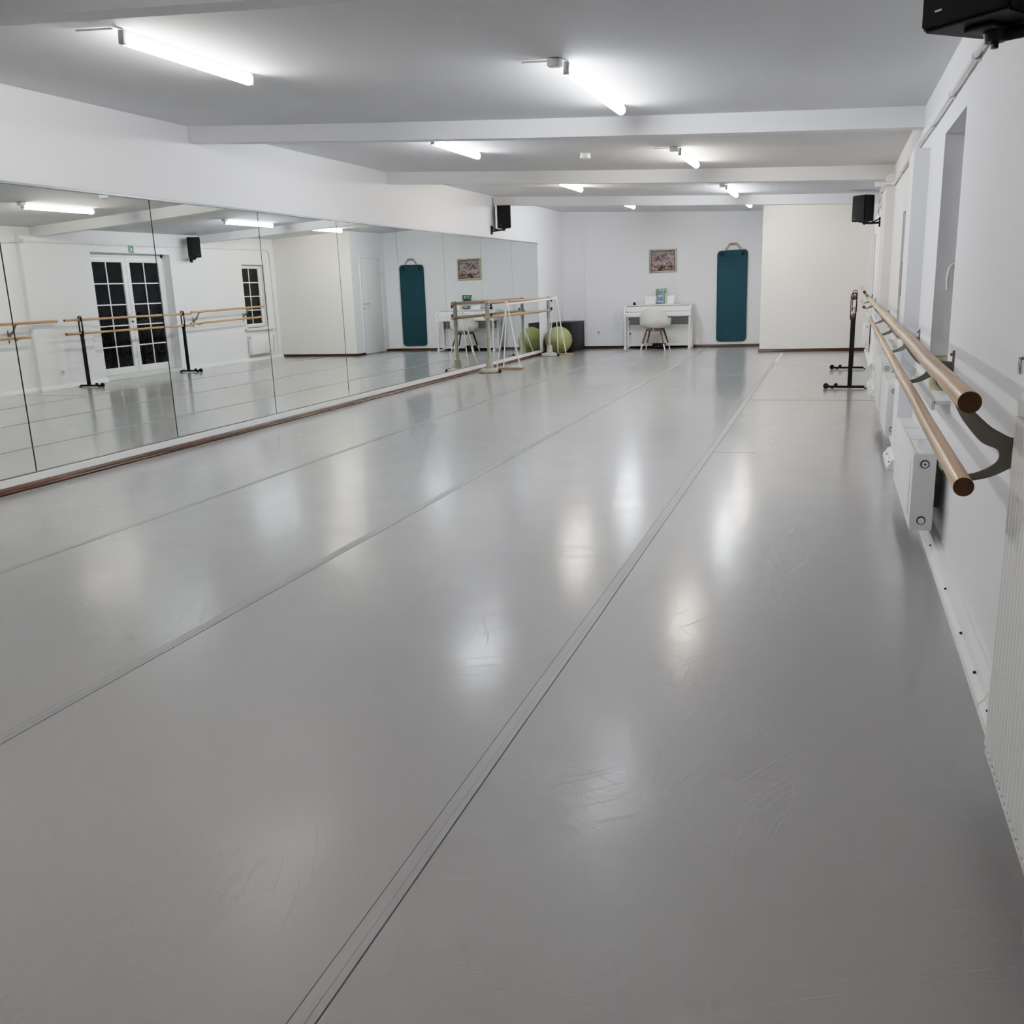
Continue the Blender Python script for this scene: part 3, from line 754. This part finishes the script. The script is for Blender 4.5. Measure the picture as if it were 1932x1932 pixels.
# ------------------------------------------------------------------ ball, box
m = MB(); m.sphere((0, 0, .268), .272, 48, 32, (1, 1, .985))
ball = m.build('exercise_ball', M['ball'], None, 80, (-5.135, 17.66, 0)); tag(ball, 'large lime green exercise ball on the floor beside the black box', 'exercise ball')
m = MB(); m.lathe([(.010, -.003), (.012, .003), (.004, .005)], n=16); m.xf(lambda v: Vector((.15, -.205, .175))+Matrix.Rotation(1.9, 3, 'X') @ v)
m.build('valve_plug', M['blackrub'], ball)
t = thing('storage_box', 'big black storage box standing in the far corner beside the mirror', 'box', (-5.19, 18.54, 0))
m = MB(); m.box(-.225, .235, -.50, .48, 0, .575, .005); m.build('body', M['storage'], t, 40)
m = MB(); m.box(-.23, .24, -.505, .485, .577, .592, .003); m.build('lid', M['storage'], t, 40)
m = MB()
for yy in (-.38, -.02, .34): m.cyl((.230, yy, .50), (.237, yy, .50), .018, n=16)
m.build('finger_holes', M['blackrub'], t)

# ------------------------------------------------------------------ digital piano
PX0, PX1, PY0, PY1 = -4.012, -2.655, 18.56, 19.03
t = thing('digital_piano', 'white upright digital piano against the far wall with its key lid closed', 'piano', ((PX0+PX1)/2, 18.8, 0))
ox, oy = (PX0+PX1)/2, 18.8
def L_(p): return (p[0]-ox, p[1]-oy, p[2])
def pb(m, x0, x1, y0, y1, z0, z1, bev=.004): m.box(x0-ox, x1-ox, y0-oy, y1-oy, z0, z1, bev)
cheek = [(PY0, .645), (PY0, .785), (PY0+.03, .800), (PY0+.14, .872), (PY1, .872), (PY1, .645)]
for xa in (PX0, PX1-.04):
    m = MB(); m.prism(cheek, lambda a, b: (xa-ox, a-oy, b), lambda a, b: (xa+.04-ox, a-oy, b)); bmesh.ops.bevel(m.bm, geom=m.bm.edges[:], offset=.003, segments=1, affect='EDGES')
    m.build('cheek', M['white'], t, 40)
m = MB(); pb(m, PX0+.04, PX1-.04, PY0+.012, PY1-.01, .65, .742); m.build('key_bed', M['white'], t, 40)
m = MB()
lid = [(PY0+.022, .748), (PY0+.022, .772), (PY0+.135, .852), (PY0+.15, .845), (PY0+.06, .748)]
m.prism(lid, lambda a, b: (PX0+.044-ox, a-oy, b), lambda a, b: (PX1-.044-ox, a-oy, b)); m.build('key_lid', M['white'], t, 40)
m = MB(); pb(m, PX0+.02, PX1-.02, PY0+.145, PY1, .860, .880); m.build('top_board', M['whitegloss'], t, 40)
m = MB(); pb(m, PX0+.042, PX1-.042, PY0+.137, PY0+.150, .835, .858, 0); m.build('lid_gap', M['blackrub'], t)
for xa in (PX0+.028, PX1-.028):
    m = MB(); m.cyl((xa-ox, PY0+.03-oy, .05), (xa-ox, PY0+.03-oy, .648), .020, n=20); m.build('leg', M['white'], t, 40)
    m = MB(); m.box(xa-.026-ox, xa+.026-ox, PY0-oy, PY1-oy-.01, 0, .042, .006); m.lathe([(.030, .03), (.030, .052), (.021, .060)], (xa-ox, PY0+.03-oy, 0), 20); m.build('foot', M['white'], t, 40)
    m = MB(); m.box(xa-.020-ox, xa+.020-ox, PY1-.16-oy, PY1-.02-oy, .04, .648, .003); m.build('side_panel', M['white'], t, 40)
m = MB(); pb(m, PX0+.05, PX1-.05, PY1-.10, PY1-.085, .115, .475, .002); m.build('back_panel', M['white'], t, 40)
m = MB(); pb(m, PX0+.05, PX1-.05, PY1-.13, PY1-.085, .045, .112, .004); m.build('pedal_rail', M['white'], t, 40)
m = MB(); pb(m, ox-.135, ox+.125, PY1-.20, PY1-.10, .02, .105, .004); pd = m.build('pedal_box', M['black'], t, 40)
m = MB()
for dx in (-.075, 0, .07): m.box(dx-.012, dx+.012, PY1-.27-oy, PY1-.19-oy, .042, .052, .003)
m.build('pedals', M['chrome'], pd, 40)
m = MB(); Mr = Matrix.Translation((0.0, .0, .880)) @ Matrix.Rotation(-.30, 4, 'X')
m.prism([(-.285, 0), (.285, 0), (.300, .175), (-.300, .175)], lambda a, b: Mr @ Vector((a+.01, .0, b)), lambda a, b: Mr @ Vector((a+.01, .010, b)))
m.box(-.275, .295, -.022, .004, .0, .010, .002, M=Mr)
m.build('music_stand', M['white'], t, 40)
m = MB(); m.box(-.62, -.60, .0, .012, .585, .615, .002); m.box(-.60, -.575, .0, .012, .29, .32, .002); m.build('jack_sockets', M['black'], t)
# book and tablet on the music stand
t = thing('music_book', 'green music book leaning on the piano music stand', 'book', (ox+.042, 18.8-.016, .905))
Mr2 = Matrix.Rotation(-.30, 4, 'X') @ Matrix.Rotation(-.03, 4, 'Y')
m = MB(); m.box(-.105, .115, -.006, .005, 0, .295, .001, M=Mr2); m.build('pages', M['pages'], t)
m = MB(); m.box(-.107, .117, -.0085, -.006, 0, .297, .0008, M=Mr2); cv = m.build('cover', M['bookgreen'], t)
m = MB(); m.box(-.105, -.085, -.0093, -.0085, .005, .16, M=Mr2); m.box(.085, .113, -.0093, -.0085, .005, .20, M=Mr2)
m.box(-.03, -.005, -.0093, -.0085, .245, .28, M=Mr2); m.box(.035, .065, -.0093, -.0085, .24, .275, M=Mr2); m.build('pale_print', M['bookpale'], cv)
t = thing('booklet', 'dark blue booklet with light blue panels standing before the green book', 'booklet', (ox+.035, 18.8-.031, .905))
m = MB(); m.box(-.078, .082, -.010, 0, 0, .205, .002, M=Mr2); cv = m.build('cover', M['tabblue'], t)
m = MB(); m.box(-.045, .04, -.0107, -.010, .128, .165, M=Mr2); m.box(-.06, .065, -.0107, -.010, .016, .042, M=Mr2); m.build('light_panel', M['tablight'], cv)
m = MB(); m.box(-.05, .045, -.0107, -.010, .05, .115, M=Mr2); m.build('middle_panel', M['tabmid'], cv)
m = MB(); m.box(-.033, .033, -.022, .022, 0, .022, .005); m.lathe([(.022, .02), (.028, .035), (.020, .055), (.006, .060)], (-.006, 0, 0), 18); m.box(.012, .030, -.01, .01, .018, .044, .004)
tag(m.build('small_device', M['black'], None, 40, (-3.845, 18.86, .8806)), 'small black device on the left end of the piano top', 'small device')
m = MB(); m.box(-.10, .05, -.006, .006, 0, .010, .004)
tag(m.build('pen', M['silver'], None, 40, (-3.68, 18.82, .8806)), 'thin silver pen lying on the piano top beside the black device', 'pen')

# ------------------------------------------------------------------ shell armchair
t = thing('shell_armchair', 'off-white shell armchair with walnut legs pushed up to the piano', 'chair', (-3.35, 18.50, 0), -.05)
m = MB(); NU, NV = 48, 14
def rim(th):   # th = 0 at the back (-y), pi at the front
    c_ = math.cos(th)
    k_ = (c_+1)/2
    hb = .47 + .37*max(0, (k_-.50)/.50)**1.0 if k_ > .5 else .47
    # arms: raised shoulder between back and front
    arm = .165*math.exp(-((abs(th)-1.50)/.42)**2)
    h = max(hb, .47+arm) if abs(th) > .75 else hb
    if abs(th) <= .75: h = .84-.010*(th/.75)**2*4
    if .75 < abs(th) < 1.35:
        s_ = (abs(th)-.75)/.60; s_ = s_*s_*(3-2*s_); h = (.80)*(1-s_)+(.47+.165*math.exp(-((1.35-1.50)/.42)**2))*s_
    r = .235+.055*math.sin(abs(th))**2
    return r, h
rings = []
for j in range(NV+1):
    v_ = j/NV
    ring = []
    for i in range(NU):
        th = -PI+2*PI*i/NU
        R_, H_ = rim(th)
        rr = (.03+(R_-.03)*min(1, v_*1.55)**.8) if v_ < .65 else R_*(1+.06*((v_-.65)/.35))
        z = .435 + (max(0, v_-.30)/.70)**1.7*(H_-.435)
        back = math.cos(th)
        yv = -rr*math.cos(th)*1.0
        if back > 0: yv -= .03*back*max(0, (z-.5)/.35)
        ring.append(m.bm.verts.new((rr*math.sin(th)*1.0, yv, z)))
    rings.append(ring)
for A, Bq in zip(rings, rings[1:]):
    for i in range(NU): m.bm.faces.new((A[i], A[(i+1) % NU], Bq[(i+1) % NU], Bq[i]))
m.bm.faces.new(rings[0])
sh = m.build('shell', M['shell'], t, 80)
md = sh.modifiers.new('thickness', 'SOLIDIFY'); md.thickness = .012; md.offset = 1
sb = sh.modifiers.new('smooth', 'SUBSURF'); sb.levels = 1; sb.render_levels = 1
m = MB(); m.box(-.155, .155, -.155, -.125, .372, .418, .006); m.box(-.155, .155, .125, .155, .372, .418, .006); m.box(-.155, -.125, -.13, .13, .372, .418, .006); m.box(.125, .155, -.13, .13, .372, .418, .006)
m.box(-.11, .11, -.11, .11, .405, .428, .004); m.build('seat_frame', M['walnut'], t, 40)
m = MB(); m.lathe([(.016, 0), (.016, .003), (.010, .004)], n=16); m.xf(lambda v: Vector((0, -.156, .395))+Matrix.Rotation(PI/2, 3, 'X') @ v); m.build('maker_badge', M['silver'], t)
for sx in (-1, 1):
    for sy in (-1, 1):
        top = Vector((sx*.135, sy*.135, .41)); bot = Vector((sx*.247, sy*.232, 0)); mid = top.lerp(bot, .70)
        l = MB(); l.cyl(mid, top, .0125, .019, 16); lg = l.build('leg', M['walnut'], t, 50)
        l = MB(); l.cyl(bot, mid, .0115, .0140, 16); l.build('leg_sock', M['whitegloss'], lg, 50)

# ------------------------------------------------------------------ gym mat, painting, socket outlets, exit sign
t = thing('gym_mat', 'dark teal gym mat hanging upright on the far wall', 'exercise mat', (-1.915, YF, 0))
m = MB()
def rounded(x0, x1, z0, z1, r, n=8):
    P = []
    for cx, cz_, a0 in ((x1-r, z1-r, 0), (x0+r, z1-r, PI/2), (x0+r, z0+r, PI), (x1-r, z0+r, 1.5*PI)):
        for i in range(n+1): P.append((cx+r*math.cos(a0+PI/2*i/n), cz_+r*math.sin(a0+PI/2*i/n)))
    return P
pl = rounded(-.295, .295, .0, 1.775, .075)
sh_ = lambda a, b: a - .012*(1-b/1.775)*0 + .006*math.sin(b*2.2)
m.prism(pl, lambda a, b: (sh_(a, b), -.010, b+.108+.022*a*(b/1.775)), lambda a, b: (sh_(a, b), -.034-.006*math.sin(b*2), b+.108+.022*a*(b/1.775)))
bmesh.ops.bevel(m.bm, geom=[e for e in m.bm.edges if len(e.link_faces) == 2 and any(len(f_.verts) > 6 for f_ in e.link_faces)], offset=.004, segments=2, affect='EDGES')
m.build('pad', M['mat'], t, 40)
for x, z in ((-.207, 1.800), (.195, 1.812)):
    m = MB(); m.lathe([(.036, 0), (.036, .006), (.014, .010), (.012, .011)], n=24); m.xf(lambda v: Vector((x, -.036, z))+Matrix.Rotation(PI/2, 3, 'X') @ v); sn = m.build('eyelet', M['blackrub'], t, 40)
    m = MB(); m.sphere((x, -.048, z), .009, 12, 8); m.build('hook', M['chrome'], sn, 60)
m = MB()
S = [(-.135, 1.885), (-.062, 1.995), (.070, 1.998), (.150, 1.895)]
w_ = .032
for (a, b) in zip(S, S[1:]):
    d = Vector((b[0]-a[0], b[1]-a[1])).normalized(); n_ = Vector((-d.y, d.x))*w_/2
    e_ = d*.006
    P = [(a[0]-e_.x+n_.x, a[1]-e_.y+n_.y), (b[0]+e_.x+n_.x, b[1]+e_.y+n_.y), (b[0]+e_.x-n_.x, b[1]+e_.y-n_.y), (a[0]-e_.x-n_.x, a[1]-e_.y-n_.y)]
    m.prism(P, lambda p, q: (p, -.020, q), lambda p, q: (p, -.026, q))
m.box(-.062, .070, -.0262, -.020, 1.972, 2.020, .001)
stp = m.build('handle_strap', M['strap'], t)
cu = bpy.data.curves.new('strap_print', 'FONT'); cu.body = 'AIREX'; cu.size = .046; cu.align_x = 'CENTER'; cu.extrude = .0004; cu.materials.append(M['redtext'])
tmp = bpy.data.objects.new('strap_print_curve', cu); col.objects.link(tmp); bpy.context.view_layer.update()
me_ = bpy.data.meshes.new_from_object(tmp.evaluated_get(bpy.context.evaluated_depsgraph_get())); bpy.data.objects.remove(tmp)
if not me_.materials: me_.materials.append(M['redtext'])
tx = bpy.data.objects.new('strap_print', me_); col.objects.link(tx); tx.parent = stp; tx.location = (.004, -.0272, 1.979); tx.rotation_euler = (PI/2, 0, 0); tx.scale = (.85, 1, 1)

m = MB(); m.cyl((.0, -.001, 1.990), (.0, -.030, 1.990), .006, n=12); m.sphere((0, -.032, 1.990), .009, 12, 8); m.build('wall_hook', M['silver'], t, 50)
t = thing('painting', 'small brown and mauve painting in a gilt frame above the piano', 'painting', (-3.297, YF, 1.738), 0)
w_, h_ = .278, .230
m = MB()
for (x0, x1, z0, z1) in ((-w_, w_, h_-.034, h_), (-w_, w_, -h_, -h_+.034), (-w_, -w_+.034, -h_+.034, h_-.034), (w_-.034, w_, -h_+.034, h_-.034)):
    m.box(x0, x1, -.028, -.002, z0, z1, .004)
m.build('frame', M['gold'], t, 40)
m = MB()
for (x0, x1, z0, z1) in ((-w_+.034, w_-.034, h_-.046, h_-.034), (-w_+.034, w_-.034, -h_+.034, -h_+.046), (-w_+.034, -w_+.044, -h_+.046, h_-.046), (w_-.044, w_-.034, -h_+.046, h_-.046)):
    m.box(x0, x1, -.022, -.002, z0, z1)
m.build('inner_slip', M['golddark'], t)
m = MB(); m.box(-w_+.044, w_-.044, -.014, -.003, -h_+.046, h_-.046); m.build('canvas', M['canvas'], t)

def outlet(label, loc, rz):
    t = thing('wall_socket', label, 'power socket', loc, rz)
    m = MB(); m.box(-.041, .041, -.011, 0, -.041, .041, .004); m.build('cover_plate', M['plasticwhite'], t, 40)
    m = MB(); m.lathe([(.021, .0), (.021, .003), (.018, .0032)], n=24); m.xf(lambda v: Vector((0, -.011, 0))+Matrix.Rotation(PI/2, 3, 'X') @ v); s_ = m.build('socket_ring', M['plasticgrey'], t, 40)
    m = MB()
    for dx in (-.0095, .0095): m.cyl((dx, -.0150, 0), (dx, -.0142, 0), .003, n=8)
    m.build('pin_holes', M['dirt'], s_)
outlet('white wall socket on the far wall between the black box and the piano', (-4.65, YF, .335), 0)
outlet('white wall socket low on the window wall beside the glazed door, seen in the mirror', (wall_r(11.21)-.085, 11.21, .262), -PI/2)

t = thing('exit_sign', 'small green emergency exit sign above the glazed door, seen in the mirror', 'sign', (wall_r(13.17), 13.17, 2.165), -PI/2)
m = MB(); m.box(-.060, .060, -.006, 0, -.055, .055, .001); m.build('sign_plate', M['green'], t)
m = MB(); y_ = -.0075
def flat(P): m.prism(P, lambda a, b: (a, -.006, b), lambda a, b: (a, y_, b))
flat([(.010, .044), (-.005, .044), (-.012, .036), (-.008, .026), (.008, .026), (.014, .036)])
flat([(-.022, .020), (.012, .022), (.024, .002), (.014, -.002), (.004, .010), (-.004, -.012), (.012, -.028), (-.004, -.046), (-.012, -.040), (-.004, -.028), (-.022, -.014), (-.034, -.034), (-.046, -.030), (-.030, -.004), (-.014, .004), (-.026, .010)])
flat([(.026, -.046), (.050, -.046), (.050, .040), (.026, .040), (.026, .030), (.040, .030), (.040, -.036), (.026, -.036)])
m.build('pictogram', M['pictogram'], t)

# ------------------------------------------------------------------ radiators
def radiator(label, x0, y0, y1, z0, z1, depth, ribs=False):
    t = thing('radiator', label, 'radiator', (x0, y0, z0), 0, 'white panel radiators')
    L, H = y1-y0, z1-z0
    m = MB()
    if ribs:
        # ribbed front panel built as a corrugated sheet
        n = max(6, int(L/.0333)); P = [(0.018, 0.0)]
        for i in range(n):
            a = L*i/n; p_ = L/n
            P += [(.003, a+.001), (.0005, a+p_*.10), (.003, a+p_*.30), (-.001, a+p_*.48), (-.002, a+p_*.70), (-.001, a+p_*.90)]
        P += [(.018, L)]
        m.prism(P, lambda a, b: (a, b, .030), lambda a, b: (a, b, H-.045))
        m.box(.002, .018, 0, L, 0, .030, .005); m.box(.002, .018, 0, L, H-.045, H, .005)
        bl = MB()
        for i in range(n):
            a = L*(i+.72)/n; bl.box(-.0015, .004, a-.006, a+.006, .022, .034, .003)
    else:
        m.box(0, .016, 0, L, 0, H, .006)
        m.box(-.003, .002, .08, L-.08, .05, H-.05, .002)
    m.build('front_panel', M['radiator'], t, 35)
    if ribs: bl.build('panel_dimples', M['whitegloss'], t, 40)
    m = MB(); m.box(depth-.014, depth, .004, L-.004, .01, H-.01, .004); m.build('rear_panel', M['radiator'], t, 40)
    m = MB(); m.box(.002, depth, -.003, .010, -.003, H+.002, .003); m.box(.002, depth, L-.010, L+.003, -.003, H+.002, .003); m.build('side_cover', M['radiator'], t, 40)
    m = MB(); m.box(.014, depth-.004, .01, L-.01, H-.004, H+.003, .002)
    nb = max(2, int(L/.36))
    for i in range(1, nb): m.box(.010, depth-.004, L*i/nb-.004, L*i/nb+.004, H+.001, H+.006, .001)
    for i in range(2): m.box(.006 if i == 0 else depth-.012, .014 if i == 0 else depth-.004, .0, L, H-.002, H+.007, .003)
    m.build('top_grille', M['radiator'], t, 40)
    m = MB(); m.box(.02, depth-.018, .02, L-.02, .02, H-.02); m.build('inner_fins', M['grille'], t)
    for z, inner in ((H-.045, True), (.045, False)):
        m = MB(); c_ = Vector((depth*.52, -.003, z)); m.cyl(c_, c_+Vector((0, -.005, 0)), .019, n=24); pl_ = m.build('plug', M['blackrub'], t, 40)
        m = MB(); m.cyl(c_+Vector((0, -.004, 0)), c_+Vector((0, -.009, 0)), .0150, n=24); q = m.build('plug_face', M['plasticwhite'], pl_, 40)
        if inner:
            m = MB(); m.cyl(c_+Vector((0, -.008, 0)), c_+Vector((0, -.010, 0)), .0045, n=12); m.build('vent_screw', M['dirt'], pl_, 40)
    # wall brackets
    m = MB()
    for yy in (L*.2, L*.8): m.box(depth, depth+max(.01, wall_r(y0+yy)-x0-depth), yy-.02, yy+.02, .06, H-.06)
    m.build('mounting_bracket', M['plasticgrey'], t)
    return t
radiator('tall ribbed white radiator at the near edge of the window wall', .400, .55, 2.285, .125, 1.005, .075, True)
radiator('low white radiator under the nearest window beneath the barre', .378, 4.46, 5.62, .125, .480, .100)
radiator('low white radiator just behind the first wall pilaster', .402, 7.16, 8.05, .135, .505, .095)
radiator('low white radiator in the recess between the two pilasters, further from the camera', .408, 8.36, 9.20, .150, .560, .095)
radiator('low white radiator under the last window in the far corner, seen in the mirror', .505, 16.28, 17.05, .140, .525, .085)
m = MB(); x = wall_r(16.9)
m.tube([(x-.055, 17.08, .50), (x-.055, 17.16, .50), (x-.04, 17.20, .49), (x-.022, 17.22, .47), (x-.022, 17.22, .06)], .009, 10)
m.cyl((x-.055, 17.055, .50), (x-.055, 17.12, .50), .018, n=14)
tag(m.build('radiator_pipe', M['plasticwhite'], None, 50), 'white heating pipe with valve beside the far corner radiator', 'pipe')

t = thing('wall_bracket', 'small chrome hook bracket fixed to the wall above the tall ribbed radiator', 'bracket', (0, 0, 0))
m = MB(); m.box(.45, wall_r(2.26), 2.25, 2.275, 1.075, 1.10, .002); m.box(.392, .46, 2.25, 2.275, 1.086, 1.094, .002); m.box(.392, .40, 2.25, 2.275, 1.055, 1.092, .002); m.build('bracket_body', M['chrome'], t, 40)

# pot on the first window sill, gilt strip in the second recess
t = thing('plant_pot', 'pale wooden round pot standing on the nearest window sill', 'pot', (.535, 5.02, .712))
m = MB(); m.lathe([(.056, 0), (.062, .02), (.064, .16), (.061, .165), (.058, .155), (.056, .02)], n=32); m.build('pot_body', M['cane'], t, 40)
m = MB(); x = wall_r(9.05)
m.box(x+.012, x+.095, 9.030, 9.049, 1.10, 1.40, .004); fr_ = m.build('gilt_strip', M['gold'], None, 40)
tag(fr_, 'narrow gilt strip inside the recess of the second window', 'picture frame')
m = MB(); m.box(x+.024, x+.083, 9.0285, 9.032, 1.115, 1.385); m.build('picture', M['golddark'], fr_)  # dark inset on the face of the gilt strip

# ------------------------------------------------------------------ pieces that sit apart become parts of their own
def explode(o, name):
    bm = bmesh.new(); bm.from_mesh(o.data); bm.verts.ensure_lookup_table()
    seen = set(); groups = []
    for v in bm.verts:
        if v.index in seen: continue
        st = [v]; seen.add(v.index); g_ = []
        while st:
            a = st.pop(); g_.append(a.index)
            for e in a.link_edges:
                b_ = e.other_vert(a)
                if b_.index not in seen: seen.add(b_.index); st.append(b_)
        groups.append(set(g_))
    bm.free()
    for k_, g_ in enumerate(groups):
        me = o.data.copy(); b2 = bmesh.new(); b2.from_mesh(me)
        bmesh.ops.delete(b2, geom=[v for v in b2.verts if v.index not in g_], context='VERTS'); b2.to_mesh(me); b2.free()
        n_ = bpy.data.objects.new(name, me); col.objects.link(n_); n_.parent = o.parent; n_.location = o.location
    bpy.data.objects.remove(o)
SINGLE = {'end_grain': 'end_grain', 'side_cover': 'side_cover', 'mounting_bracket': 'mounting_bracket', 'pedals': 'pedal', 'finger_holes': 'finger_hole', 'wheel': 'wheel',
          'glide': 'glide', 'transport_wheel': 'transport_wheel', 'threshold': 'threshold', 'jack_sockets': 'jack_socket', 'hinge': 'hinge', 'pin_holes': 'pin_hole', 'pale_print': 'pale_print', 'light_panel': 'light_panel'}
for o in [o for o in col.objects if o.type == 'MESH' and o.parent is not None]:
    k_ = o.name.split('.')[0]
    if k_ in SINGLE: explode(o, SINGLE[k_])

# ------------------------------------------------------------------ night outside, camera
w = bpy.data.worlds.new('night'); sc.world = w; w.use_nodes = True
w.node_tree.nodes['Background'].inputs[0].default_value = (.004, .004, .006, 1)
w.node_tree.nodes['Background'].inputs[1].default_value = 1

F = 1711.83
pt, yw, ro = [math.radians(a) for a in (13.75305, 19.48455, -2.0995)]
fwd = Vector((-math.sin(yw)*math.cos(pt), math.cos(yw)*math.cos(pt), -math.sin(pt)))
rt = Vector((math.cos(yw), math.sin(yw), 0)); up = rt.cross(fwd)
r_ = math.cos(ro)*rt + math.sin(ro)*up; u_ = -math.sin(ro)*rt + math.cos(ro)*up
cam = bpy.data.cameras.new('camera'); co = bpy.data.objects.new('camera', cam); col.objects.link(co)
cam.sensor_width = 36; cam.sensor_fit = 'HORIZONTAL'; cam.lens = 36*F/1932; cam.clip_start = .02
mw = Matrix((r_, u_, -fwd)).transposed().to_4x4(); mw.translation = (0, 0, 1.275); co.matrix_world = mw
sc.camera = co

sc.view_settings.view_transform = 'Filmic'
sc.view_settings.look = 'High Contrast'
sc.view_settings.exposure = 1.13
cy = sc.cycles
cy.use_light_tree = False
cy.max_bounces = 6; cy.diffuse_bounces = 3; cy.glossy_bounces = 4; cy.transmission_bounces = 1
cy.use_adaptive_sampling = True; cy.adaptive_threshold = .09; cy.adaptive_min_samples = 16
cy.use_denoising = True
cy.sample_clamp_indirect = 4; cy.blur_glossy = .5
cy.caustics_reflective = True; cy.caustics_refractive = False
